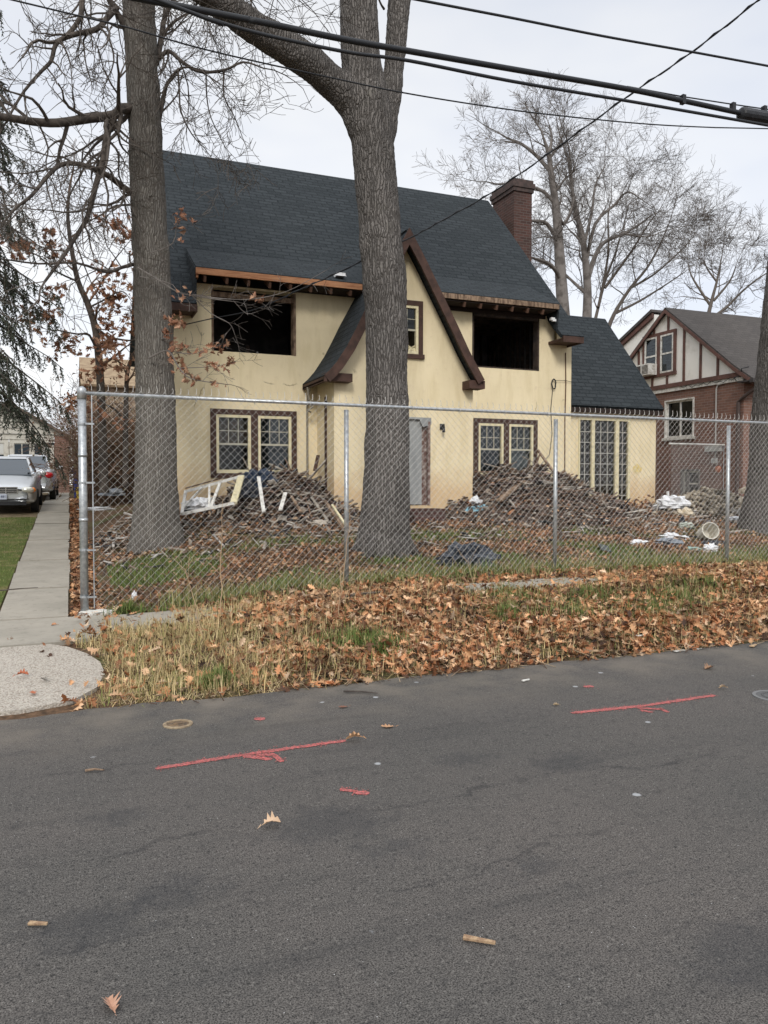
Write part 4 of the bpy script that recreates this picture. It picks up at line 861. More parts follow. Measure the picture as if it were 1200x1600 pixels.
# --- evergreen reaching in from the left
YE = 15.0; XE = -2.8
T6 = thing('evergreen_tree', 'dark drooping evergreen hanging over the driveway and garage', 'tree', (XE, YE, gz(XE, YE)))
tr6 = MB(); tr6.tube([(XE, YE, .4), (XE+.02, YE, 4), (XE, YE, 9), (XE+.1, YE, 13)], [.33, .27, .17, .04], 14); tr6.build('trunk', BARKD, T6, smooth=True)
rng = random.Random(77); bb = MB(); NP = []; ND = []
for k in range(112):
    h = 3.75+7.3*(k/112)**1.15+rng.uniform(-.2, .2); az = rng.uniform(-1.25, 1.0) if k % 4 else rng.uniform(0, 6.28)
    Lb = (3.75-.27*(h-3.6))*rng.uniform(.75, 1.05); d = Vector((math.cos(az), math.sin(az), .18)); p = Vector((XE, YE, h)); P = [p]; n = 9
    for i in range(n):
        d = (d+Vector((0, 0, -.13 if i < 6 else -.05))+rvec(rng)*.07).normalized(); P.append(P[-1]+d*Lb/n)
    bb.tube(P, [max(.008, .05*(1-i/n)) for i in range(n+1)], 5, cap=False)
    for i in range(2, n+1):
        for s_ in (-1, 1, 0, 1, -1):
            dd_ = (P[i]-P[i-1]).normalized(); sd_ = dd_.cross(Vector((0, 0, 1))).normalized()*s_
            q = P[i].lerp(P[i-1], rng.random()); e_ = (dd_*.6+sd_*rng.uniform(.3, 1)+Vector((0, 0, -rng.uniform(.3, 1.5)))).normalized(); l_ = rng.uniform(.25, .62)*(1.1-.04*i)
            Q = [q]; f_ = e_
            for j in range(4): f_ = (f_+Vector((0, 0, -.22))+rvec(rng)*.12).normalized(); Q.append(Q[-1]+f_*l_/4)
            bb.tube(Q, [.006, .005, .004, .003, .002], 3, cap=False)
            for j in range(4):
                for u in range(7):
                    a_ = Q[j].lerp(Q[j+1], (u+rng.random())/7); NP.append(tuple(a_)); w_ = ((Q[j+1]-Q[j]).normalized()*.55+rvec(rng).normalized()*.75+Vector((0, 0, -.25))).normalized(); ND.append(tuple(w_))
bb.build('branch', BARKD, T6)
NP = np.array(NP); ND = np.array(ND); g_ = np.random.default_rng(5)
up = g_.normal(0, 1, ND.shape); a_ = np.cross(ND, up); a_ /= np.linalg.norm(a_, axis=1)[:, None]; b_ = np.cross(a_, ND)
Rm = np.stack([a_, ND, b_], 2)*g_.uniform(.035, .08, len(NP))[:, None, None]
ntv = [(0, 0, 0), (.10, .35, .02), (.22, .5, 0), (.07, .62, 0), (.0, 1.05, 0), (-.08, .6, 0), (-.22, .45, 0), (-.10, .3, .02)]
inst('crown', ntv, [(0, 1, 2, 3, 4, 5, 6, 7)], Rm, NP, np.array([(.052, .062, .045)])*g_.uniform(.6, 1.7, (len(NP), 1)), GRASSM, T6)
# --- bare trees behind the houses on the right
def bare(label, pls, Y, L, seed, mat_, lvl=3, rmin=.006, wob=.26, every=2, group='bare trees behind the houses', kids=(3, 4), **kk):
    kk.setdefault('ang', (.45, 1.05)); kk.setdefault('lf', (.5, .88)); rng = random.Random(seed); base = atY(pls[0][0][0], pls[0][0][1], Y); base.z = gz(base.x, min(Y, 30))
    t = thing('bare_tree', label, 'tree', tuple(base), group); m = MB(); c = MB()
    for i, (pl) in enumerate(pls):
        *pts, r0, r1 = pl; q = [(a, b, Y+(0 if j == 0 else (math.sin(i*2.1)*.5*j if i else 0))) for j, (a, b) in enumerate(pts)]
        P = pxpath(q)
        if i == 0: m.tube([base-Vector((0, 0, .2)), P[0]], [r0*1.25, r0], 10, cap=False)
        rad = [r0+(r1-r0)*j/(len(P)-1) for j in range(len(P))]; m.tube(P, rad, 8, cap=False)
        st_ = 0 if i else len(P)//3
        for j in range(max(1, st_), len(P), every):
            d = (P[min(j+1, len(P)-1)]-P[j-1]).normalized(); o = rvec(rng); o = (o-d*o.dot(d)).normalized(); th = rng.uniform(.5, 1.1)
            grow(c, P[j], (d*math.cos(th)+o*math.sin(th)+Vector((0, 0, .15))), L*rng.uniform(.7, 1.2), max(rmin, min(rad[j]*.45, .07)), lvl, rng, wob=wob, rmin=rmin, kids=kids, droop=.12, **kk)
        grow(c, P[-1], (P[-1]-P[-2]), L*1.1, rad[-1], lvl, rng, wob=wob, rmin=rmin, kids=kids, droop=.15, **kk)
    m.build('trunk', mat_, t, smooth=True); c.build('crown', TWIG if mat_ is not TWIGW else TWIGT, t); return t
TWIGT = mat('pale_twig', (.14, .125, .115), .95)
bare('tall pale barked bare tree rising behind the brick chimney', [
 [(881, 500), (876, 430), (873, 380), (868, 320), (861, 270), (857, 240), (849, 215), .30, .05],
 [(861, 270), (840, 245), (815, 225), (795, 217), (780, 208), .10, .03], [(873, 380), (855, 350), (835, 345), (810, 345), (790, 350), .10, .03],
 [(868, 320), (850, 300), (825, 290), (800, 285), (780, 288), (760, 284), .09, .025], [(858, 240), (862, 215), (858, 195), .08, .03], [(878, 440), (862, 415), (840, 405), (820, 400), .11, .03],
 [(868, 320), (880, 350), (895, 320), (893, 280), (890, 240), (885, 215), .09, .03]], 30, 1.75, 3, TWIGW, kids=(4, 5))
bare('spreading bare tree with long right hand limb above the sunroom roof', [
 [(917, 500), (918, 460), (916, 420), (910, 370), (900, 330), (893, 290), (888, 250), .24, .05],
 [(917, 440), (930, 400), (945, 378), (975, 365), (1000, 350), (1020, 335), .14, .03], [(916, 410), (930, 350), (960, 320), (980, 300), (1000, 310), .10, .025],
 [(912, 385), (925, 330), (930, 290), (945, 260), .09, .025], [(917, 460), (895, 440), (880, 425), .10, .04], [(975, 365), (1010, 370), (1040, 360), .05, .02], [(916, 400), (905, 375), (890, 360), .08, .03]], 32, 2.2, 14, TWIGW, kids=(4, 5))
bare('thin many stemmed bare tree behind the sunroom ridge', [
 [(948, 520), (960, 490), (985, 450), (1010, 420), (1030, 385), (1045, 350), .12, .03], [(930, 500), (945, 440), (960, 400), (975, 350), (980, 325), .09, .02], [(945, 450), (985, 395), (1010, 355), (1025, 335), .08, .02], [(935, 480), (950, 400), (950, 340), (955, 310), .08, .02], [(960, 490), (1000, 470), (1040, 445), (1070, 425), .08, .02], [(985, 450), (1020, 430), (1055, 400), (1075, 380), .07, .02]], 34, 2.3, 25, TWIG, kids=(4, 5))
bare('farthest bare tree behind the half timbered house ridge', [
 [(1105, 500), (1112, 470), (1120, 440), (1125, 415), .16, .05], [(1112, 480), (1095, 455), (1080, 430), (1075, 410), .11, .03], [(1115, 470), (1140, 440), (1150, 415), .10, .03], [(1108, 500), (1135, 480), (1160, 455), (1185, 435), (1210, 420), .12, .03], [(1120, 440), (1105, 420), (1100, 405), .08, .03]], 44, 2.8, 36, TWIG, rmin=.009, kids=(4, 5))
# ------------------------------------------------------------------ half timbered brick neighbour
XN = 17.0; Nh = thing('brick_neighbour_house', 'brick and half timbered white gable house with air conditioner beyond the sunroom', 'house', (XN, 16, 1.0))
BW = (17.80, 19.0, 3.02, 4.16)   # y0 y1 z0 z1 of the brick storey window
def wallx(mb, X, th, y0, y1, z0, z1, holes):
    Y_ = sorted({y0, y1} | {q for h in holes for q in h[:2]}); Z_ = sorted({z0, z1} | {q for h in holes for q in h[2:]})
    for i in range(len(Y_)-1):
        for j in range(len(Z_)-1):
            a, b = (Y_[i]+Y_[i+1])/2, (Z_[j]+Z_[j+1])/2
            if any(h[0] < a < h[1] and h[2] < b < h[3] for h in holes): continue
            mb.add([(X, Y_[i+1], Z_[j]), (X, Y_[i], Z_[j]), (X, Y_[i], Z_[j+1]), (X, Y_[i+1], Z_[j+1])], [(0, 1, 2, 3)])
    for a, b, c, d in holes:
        mb.add([(X, a, c), (X+th, a, c), (X+th, a, d), (X, a, d)], [(0, 1, 2, 3)]); mb.add([(X, b, c), (X, b, d), (X+th, b, d), (X+th, b, c)], [(0, 1, 2, 3)])
        mb.add([(X, a, c), (X, b, c), (X+th, b, c), (X+th, a, c)], [(0, 1, 2, 3)]); mb.add([(X, a, d), (X+th, a, d), (X+th, b, d), (X, b, d)], [(0, 1, 2, 3)])
BW2 = (17.55, 18.3, 1.25, 2.05)
m = MB(); wallx(m, XN, .2, 16, 22, .8, 4.42, [BW, BW2]); m.add([(XN, 16, .8), (27, 16, .8), (27, 16, 4.42), (XN, 16, 4.42)], [(0, 1, 2, 3)]); m.add([(XN, 22, .8), (XN, 22, 4.42), (27, 22, 4.42), (27, 22, .8)], [(0, 1, 2, 3)])
m.add([(27, 16, .8), (27, 22, .8), (27, 22, 4.42), (27, 16, 4.42)], [(0, 1, 2, 3)]); m.build('wall', BRICK, Nh)
m = MB(); m.box(XN+.5, XN+.55, 16.5, 21.5, .9, 4.4); m.build('interior_wall', SOOT, Nh)
RY, RZ = 18.9, 6.98
UWY = (18.52, 19.98); UWZ = (5.02, 6.18)
m = MB(); m.prism([(XN-.03, 16.02, 4.58), (XN-.03, 21.98, 4.58), (XN-.03, RY, RZ-.12)], (.2, 0, 0)); m.build('gable_wall', NSTUC, Nh)
m = MB(); m.box(XN-.055, XN-.003, 15.98, 22.02, 4.42, 4.53); m.build('white_trim', WHITE, Nh)
tm = MB(); tm.box(XN-.085, XN-.003, 15.9, 22.1, 4.533, 4.66)
def roofz(y): return RZ-.14-(abs(y-RY))*.80
def batten(y, za, zb): tm.prism([(XN-.06, y-.04, za), (XN-.06, y+.04, za), (XN-.06, y+.04, zb), (XN-.06, y-.04, zb)], (.028, 0, 0))
for px in (1147-25.0,): pass
for px, lo, hi in ((1123, 0, 1), (1096, 0, 1), (1070, 0, 1)): y = atX(px, 600, XN).y; batten(y, 4.663, roofz(y)+.04)
for px in (1044, 1021): y = atX(px, 600, XN).y; batten(y, 4.663, UWZ[0]-.1)
for px in (1046, 1024): y = atX(px, 520, XN).y; batten(y, UWZ[1]+.1, roofz(y)+.04)
y = atX(1000, 560, XN).y; batten(y, 4.663, roofz(y)+.04)
tm.build('timber_batten', BROWN2, Nh)
wf = MB(); a, b = UWY; c, d = UWZ; t = .10
wf.box(XN-.08, XN-.032, a, b, d, d+t); wf.box(XN-.08, XN-.032, a-.02, b+.02, c-t, c)
for q0, q1 in ((a, a+t), (b-t, b), ((a+b)/2-.08, (a+b)/2+.08)): wf.box(XN-.078, XN-.032, q0, q1, c+.002, d-.002)
w1 = wf.build('window', BROWN2, Nh)
def nsash(par, y0, y1, z0, z1, X, horiz=True):
    f = MB(); t = .05
    f.box(X-.03, X+.02, y0, y0+t, z0, z1); f.box(X-.03, X+.02, y1-t, y1, z0, z1); f.box(X-.03, X+.02, y0+t, y1-t, z0, z0+t); f.box(X-.03, X+.02, y0+t, y1-t, z1-t, z1)
    zm, ym = (z0+z1)/2, (y0+y1)/2
    if horiz: f.box(X-.028, X+.018, y0+t, y1-t, zm-.025, zm+.025)
    else: f.box(X-.028, X+.018, ym-.025, ym+.025, z0+t, z1-t)
    o = f.build('window_frame', WHITE, par); g = MB(); g.add([(X, y1-t, z0+t), (X, y0+t, z0+t), (X, y0+t, z1-t), (X, y1-t, z1-t)], [(0, 1, 2, 3)]); g.build('pane', GLASSD, par)
ym = (a+b)/2
nsash(w1, a+t, ym-.08, c, d, XN-.05); nsash(w1, ym+.08, b-t, c, d, XN-.05)
m = MB(); m.add([(XN-.034, b, c), (XN-.034, a, c), (XN-.034, a, d), (XN-.034, b, d)], [(0, 1, 2, 3)]); m.build('drawn_curtain', mat('pale_curtain', (.32, .36, .38), .9, noisy=(4, (.10, .12, .13), .5, .56, (1, 1, 3))), w1)
ac = MB(); ay0, ay1 = ym+.06, b-.02; ac.box(XN-.40, XN-.05, ay0, ay1, c-.02, c+.32)
aco = ac.build('air_conditioner', WHITE, w1)
ag = MB()
for i in range(7): ag.box(XN-.41, XN-.402, ay0+.03, ay0+.30, c+.02+i*.04, c+.035+i*.04)
ag.box(XN-.41, XN-.402, ay0+.36, ay1-.03, c+.03, c+.28); ag.build('grille', mat('dark_grille', (.07, .06, .055), .7), aco)
w2 = MB(); y0, y1, z0, z1 = BW; w2.box(XN-.04, XN+.06, y0-.0, y0+.04, z0, z1); w2.box(XN-.04, XN+.06, y1-.04, y1, z0, z1); w2.box(XN-.04, XN+.06, y0+.04, y1-.04, z1-.04, z1); w2.box(XN-.09, XN+.06, y0-.05, y1+.05, z0-.08, z0-.002)
w2o = w2.build('window', WHITE, Nh); nsash(w2o, y0+.04, y1-.04, z0, z1-.04, XN+.06, False)
w4 = MB(); y0, y1, z0, z1 = BW2; w4.box(XN-.02, XN+.06, y0, y0+.06, z0, z1); w4.box(XN-.02, XN+.06, y1-.06, y1, z0, z1); w4.box(XN-.02, XN+.06, y0+.45, y0+.52, z0, z1); w4.box(XN-.02, XN+.06, y0+.06, y1-.06, z1-.05, z1)
w4o = w4.build('window', mat('grey_window_frame', (.16, .15, .14), .7), Nh); nsash(w4o, y0+.06, y1-.06, z0, z1-.05, XN+.07, True)
r = MB(); r.slab([(16.84, 15.55, 4.42), (27.4, 15.55, 4.42), (27.4, 16.2, 4.86), (16.84, 16.2, 4.86)], .07); r.slab([(16.84, 16.2, 4.86), (27.4, 16.2, 4.86), (27.4, RY, RZ), (16.84, RY, RZ)], .07); r.slab([(16.84, 22.5, 4.2), (27.4, 22.5, 4.2), (27.4, RY, RZ-.003), (16.84, RY, RZ-.003)], .07)
r.build('roof', SHIN2, Nh)
rk = MB()
for (ya, za), (yb, zb) in (((15.55, 4.37), (16.2, 4.80)), ((16.2, 4.80), (RY, RZ-.06)), ((22.5, 4.15), (RY, RZ-.06))):
    rk.prism([(16.82, ya, za), (16.82, yb, zb), (16.82, yb, zb-.11), (16.82, ya, za-.11)], (.04, 0, 0))
rk.build('rake_board', BROWN2, Nh)
g = MB(); g.box(16.7, 27.4, 15.42, 15.54, 4.30, 4.40); g.box(16.75, 27, 15.545, 15.998, 4.34, 4.38); g.build('gutter', mat('dark_gutter', (.05, .045, .045), .6), Nh)
pts_ = [(17.0, 15.5, 4.32), (16.95, 15.6, 4.15), (16.92, 15.9, 3.98), (16.93, 16.12, 3.85), (16.93, 16.12, 1.0)]
g = MB(); g.tube(pts_, .05, 8); g.build('downpipe', mat('brown_downpipe', (.07, .05, .045), .6), Nh)
yc = atX(1120, 640, XN).y
g = MB(); g.tube([(XN-.03, 16.2, 4.50), (XN-.035, yc-.05, 4.40), (XN-.03, yc, 4.30), (XN-.03, yc, 2.35)], .022, 6); g.build('wall_conduit', mat('grey_conduit', (.4, .39, .37), .6), Nh)
g = MB(); q = atX(1118, 700, XN); g.box(XN-.16, XN-.03, q.y-.3, q.y+.25, q.z-.10, q.z+.06); g.box(XN-.1, XN-.03, yc-.09, yc+.09, 2.2, 2.35); g.build('meter_box', mat('grey_box', (.42, .43, .42), .6), Nh)
g = MB(); q = atY(1180, 645, 15.97); g.box(q.x-.09, q.x+.09, 15.93, 15.997, q.z-.09, q.z+.09); g.lathe((q.x, 15.93, q.z), [(.05, 0), (.05, .1), (.03, .12)], 10, (0, -1, 0)); g.build('security_light', WHITEP, Nh)
g = MB(); q = atX(1122, 733, XN-.03); g.blob(q, .04, .10, .09, .2); tag(g.build('valve_wheel', mat('orange_valve', (.5, .16, .07), .6), Nh))
sc = MB(); rr = random.Random(2)
for k in range(7):
    y0 = 16.2+.3*k; sc.tube([(XN-.06, y0, 4.54-.02*(k % 3)), (XN-.08, y0+.15, 4.47-.03*(k % 2)), (XN-.06, y0+.3, 4.54-.02*((k+1) % 3))], .008, 4)
sc.tube([(XN-.1, 15.75, 4.75), (XN-.2, 15.9, 4.72), (XN-.12, 16.0, 4.55), (XN-.2, 16.15, 4.5), (XN-.08, 16.2, 4.44)], .014, 5); sc.build('service_cable', WIRE, Nh)
# rear wing of the same house, higher rake showing past the sunroom roof
m = MB(); A1, A2 = atX(962, 533, 18.2), atX(1014, 497, 18.2); A2 = A1+(A2-A1)*1.15; m.prism([(18.2, A1.y+.6, A1.z-.5), (18.2, A2.y, A2.z), (18.2, A2.y, 4), (18.2, A1.y+.6, 4)], (.2, 0, 0)); m.build('rear_wing_wall', NSTUC, Nh)
m = MB(); m.prism([(18.1, A1.y+.8, A1.z-.55), (18.1, A2.y, A2.z+.10), (18.1, A2.y, A2.z-.12), (18.1, A1.y+.8, A1.z-.77)], (.08, 0, 0)); m.build('rear_wing_rake', BROWN2, Nh)
m = MB(); m.slab([(18.05, A1.y+.9, A1.z-.58), (23, A1.y+.9, A1.z-.58), (23, A2.y, A2.z+.16), (18.05, A2.y, A2.z+.16)], .1); m.build('rear_wing_roof', SHIN2, Nh)
# side yard rail fence between the houses
SF = thing('side_yard_fence', 'low white railed chain link fence between sunroom and brick house', 'fence', (15.1, 16.6, 1.0))
m = MB(); z_ = atY(1080, 694, 16.6).z; m.tube([(15.0, 16.6, z_+.0), (16.95, 16.6, z_)], .025, 8); m.build('top_rail', WHITE, SF)
m = MB(); m.tube([(15.02, 16.6, .9), (15.02, 16.6, z_)], .012, 8); m.build('post', BROWN2, SF); m = MB(); m.tube([(16.93, 16.6, .9), (16.93, 16.6, z_)], .012, 8); m.build('post', GALV, SF)
m = MB(); k = 0; x = 15.08
while x < 16.85:
    P = [(x+(.03 if (j+k) % 2 else 0), 16.6, z_-.06*.5*j*1.0) for j in range(int((z_-1.0)/.03))]; m.tube(P, .002, 3, cap=False); x += .03; k += 1
m.build('wire_mesh', GALVW, SF)
# ------------------------------------------------------------------ garage, bins, brush at the back left
YG = 32.5; Gg = thing('garage', 'low brick garage with peeling white doors at the end of the driveway', 'garage', (-2.1, YG, 1.3))
m = MB(); m.box(-.52, .0, YG, YG+6, 1.2, 3.48); m.box(-4.2, -3.68, YG, YG+6, 1.2, 3.48); m.box(-3.68, -.52, YG+5.8, YG+6, 1.2, 3.48); m.build('wall', BRICK, Gg)
m = MB(); m.prism([(-4.2, YG-.02, 3.48), (0, YG-.02, 3.48), (-2.1, YG-.02, 4.62)], (0, .2, 0)); m.box(-3.66, -.54, YG+.0, YG+.1, 3.30, 3.478); OLDW = mat('peeling_white_paint', (.50, .48, .43), .8, noisy=(5, (.30, .27, .23), .5, .68)); go = m.build('gable_cladding', OLDW, Gg)
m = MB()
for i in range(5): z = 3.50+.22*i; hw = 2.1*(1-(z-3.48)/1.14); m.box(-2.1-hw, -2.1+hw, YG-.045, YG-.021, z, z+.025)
m.build('clapboard_shade', mat('grey_shadow_lap', (.30, .29, .27), .8), go)  # grey strips stand in for the shade line under each board
m = MB(); q = atY(40, 654, YG-.06); m.box(q.x-.1, q.x+.1, YG-.06, YG-.022, q.z-.16, q.z+.16); m.build('vent_window', SOOT, go)
m = MB(); m.slab([(-4.45, YG-.3, 3.36), (-4.45, YG+6.2, 3.36), (-2.1, YG+6.2, 4.72), (-2.1, YG-.3, 4.72)], .09); m.slab([(.22, YG-.3, 3.37), (.22, YG+6.2, 3.37), (-2.1, YG+6.2, 4.723), (-2.1, YG-.3, 4.723)], .09); m.build('roof', mat('brown_roofing', (.10, .075, .06), .9, noisy=(5, (.17, .13, .11), .5, .7)), Gg)
for x0, x1 in ((-2.09, -.54), (-3.66, -2.11)):
    m = MB(); m.box(x0, x1, YG+.06, YG+.12, 1.28, 3.30); m.box(x0, x0+.16, YG+.03, YG+.058, 1.28, 3.3); m.box(x1-.16, x1, YG+.03, YG+.058, 1.28, 3.3); m.box((x0+x1)/2-.08, (x0+x1)/2+.08, YG+.03, YG+.058, 1.28, 3.3)
    m.box(x0+.16, x1-.16, YG+.028, YG+.057, 2.16, 2.32); m.box(x0+.16, x1-.16, YG+.028, YG+.057, 3.16, 3.3); do = m.build('garage_door', OLDW, Gg)
    gp = MB(); pb = MB(); w_ = (x1-x0)/2
    for s_ in (0, 1):
        a = x0+.16+s_*(w_-.08); b = a+w_-.24
        for i in range(2):
            for j in range(2):
                xa, xb = a+(b-a)/2*i+.02, a+(b-a)/2*(i+1)-.02; za, zb = 2.34+.41*j, 2.34+.41*(j+1)-.03
                (gp if (i+j+s_) % 3 else pb).box(xa, xb, YG+.05, YG+.058, za, zb)
        pb.box(a+.05, b-.05, YG+.048, YG+.058, 1.4, 2.08)
    gp.build('pane', GLASSD if False else mat('black_pane', (.03, .04, .05), .15), do); pb.build('door_panel', mat('dull_panel', (.50, .50, .48), .8), do)
m = MB(); m.box(-.95, -.54, YG+.0, YG+.027, 3.12, 3.2); m.box(-.95, -.54, YG+.0, YG+.027, 2.2, 2.26); m.build('strap_hinge', BLK, Gg)
def bin_(name, label, cat, x, y, w, h, col, lid=True):
    z = gz(x, y); t = thing(name, label, cat, (x, y, z)); m = MB()
    m.prism([(x-w/2*.85, y-w/2*.85, z), (x+w/2*.85, y-w/2*.85, z), (x+w/2*.85, y+w/2*.85, z), (x-w/2*.85, y+w/2*.85, z)], (0, 0, .02)); 
    vs = [(x+sx*w/2*k, y+sy*w/2*k, z+zz) for zz, k in ((.02, .85), (h, 1)) for sx, sy in ((-1, -1), (1, -1), (1, 1), (-1, 1))]
    m.add(vs, [(0, 1, 5, 4), (1, 2, 6, 5), (2, 3, 7, 6), (3, 0, 4, 7), (4, 5, 6, 7)]); m.box(x-w/2-.02, x+w/2+.02, y-w/2-.02, y+w/2+.02, z+h-.05, z+h-.02); m.build('body', mat(name+'_plastic', col, .5), t)
    if lid: m = MB(); m.box(x-w/2-.03, x+w/2+.03, y-w/2-.03, y+w/2+.03, z+h+.003, z+h+.05); m.tube([(x-w/2, y-w/2-.03, z+h+.03), (x+w/2, y-w/2-.03, z+h+.03)], .02, 6); m.build('lid', mat(name+'_lid', tuple(c*.8 for c in col), .5), t)
    return t
bin_('recycling_bin', 'blue plastic bin between the garage and the fence post', 'bin', .36, 29.5, .5, .95, (.02, .045, .22))
bin_('plastic_crate', 'small yellow plastic crate in front of the blue bin', 'crate', .36, 28.0, .34, .42, (.55, .42, .05), False)
# old window leaning/wall at the back (seen in the slot beside the post)
BH = thing('rear_neighbour_house', 'tan stucco house with pale brown roof seen through branches left of the grey trunk', 'house', (4.5, 44, 1.3))
a0, a1, a2 = atY(110, 600, 44), atY(215, 596, 44), atY(195, 566, 47)
m = MB(); m.box(1.0, 9.0, 44, 52, 1.0, a0.z+.02); m.build('wall', mat('tan_wall', (.34, .27, .19), .9, noisy=(2, (.25, .19, .14), .4, .6)), BH)
m = MB(); m.slab([(.6, 43.6, a0.z), (9.4, 43.6, a0.z), (9.4, 48, a2.z+.3), (.6, 48, a2.z+.3)], .12); m.slab([(.6, 52.4, a0.z), (9.4, 52.4, a0.z), (9.4, 48, a2.z+.297), (.6, 48, a2.z+.297)], .12); m.build('roof', mat('tan_roofing', (.33, .25, .16), .9, noisy=(3, (.24, .17, .11), .4, .6)), BH)
m = MB()
for xx in (2.0, 3.6, 5.4): m.box(xx, xx+.9, 43.96, 43.998, 2.6, 4.0)
m.build('window', mat('black_pane2', (.04, .045, .05), .2), BH)
WFc = thing('wooden_fence', 'weathered brown board fence along the back of the left yard', 'fence', (1.2, 29, 1.2))
m = MB(); rr = random.Random(9); x = .75
while x < 2.9 or False:
    m.box(x, x+.13, 29.0+rr.uniform(-.01, .01), 29.03, 1.1, 2.75+rr.uniform(-.04, .04)); x += .15
while x < 7: m.box(x, x+.13, 29.0, 29.03, 1.1, 2.75+rr.uniform(-.04, .04)); x += .15
m.build('boards', RAWD, WFc)
m = MB(); wx = atY(117, 700, 28.95); m.box(wx.x-.13, wx.x+.13, 28.93, 28.97, wx.z-.45, wx.z+.35); m.build('window_sash', WHITE, WFc); 
m = MB(); m.box(wx.x-.10, wx.x-.01, 28.92, 28.928, wx.z-.4, wx.z-.03); m.box(wx.x+.01, wx.x+.10, 28.92, 28.928, wx.z-.4, wx.z-.03); m.box(wx.x-.10, wx.x-.01, 28.92, 28.928, wx.z+.0, wx.z+.3); m.box(wx.x+.01, wx.x+.10, 28.92, 28.928, wx.z+.0, wx.z+.3); m.build('pane', SOOT, WFc)
SHR = ['tangled leafless brown shrub by the garage corner', 'dense rusty brown thicket beside the fence post', 'tall brown brush behind the crooked sapling', 'leafless thicket behind the grey trunk', 'low brown brush hugging the yellow wall corner', 'broad brown thicket rising over the board fence', 'sparse upright brush right of the garage roof']
for i, (px, Y, h, n, w) in enumerate(((150, 26, 2.3, 30, .4), (162, 24, 2.3, 44, .6), (182, 22.5, 2.1, 46, .7), (205, 25, 2.8, 42, .9), (255, 22, 2.0, 30, .5), (190, 31.5, 3.6, 50, 1.3), (136, 35, 4.2, 40, .8))):
    b = atY(px, 760, Y); z = gz(b.x, Y); t = thing('bare_shrub', SHR[i], 'shrub', (b.x, Y, z), 'brown brush at the back left'); rng = random.Random(100+i); m = MB(); tw = MB(); pts = []
    for k in range(n):
        p = Vector((b.x+rng.uniform(-w, w)*.7, Y+rng.uniform(-.5, .5), z-.05)); d = Vector((rng.uniform(-.3, .3), rng.uniform(-.3, .3), 1)); lp_ = []
        grow(m, p, d, h*rng.uniform(.5, 1), .016, 2, rng, droop=-.08, wob=.25, kids=(3, 5), rmin=.006, leafpts=lp_); pts += lp_
    m.build('stems', TWIGB, t); g_ = np.random.default_rng(i)
    P = np.array([tuple(p) for p in pts]); idx = g_.integers(0, len(P), min(len(P), 1500)); T = P[idx]+g_.normal(0, .05, (len(idx), 3)); cc_ = np.array([(.13, .075, .05), (.20, .13, .09), (.10, .07, .055), (.17, .15, .10)])[g_.integers(0, 4, len(idx))]
    inst('leaves', [(-.5, 0, 0), (0, .35, .05), (.5, 0, 0), (0, -.35, .08)], [(0, 1, 2, 3)], rots(g_, len(idx), 1.2, (.04, .11)), T, cc_, LEAF, t)
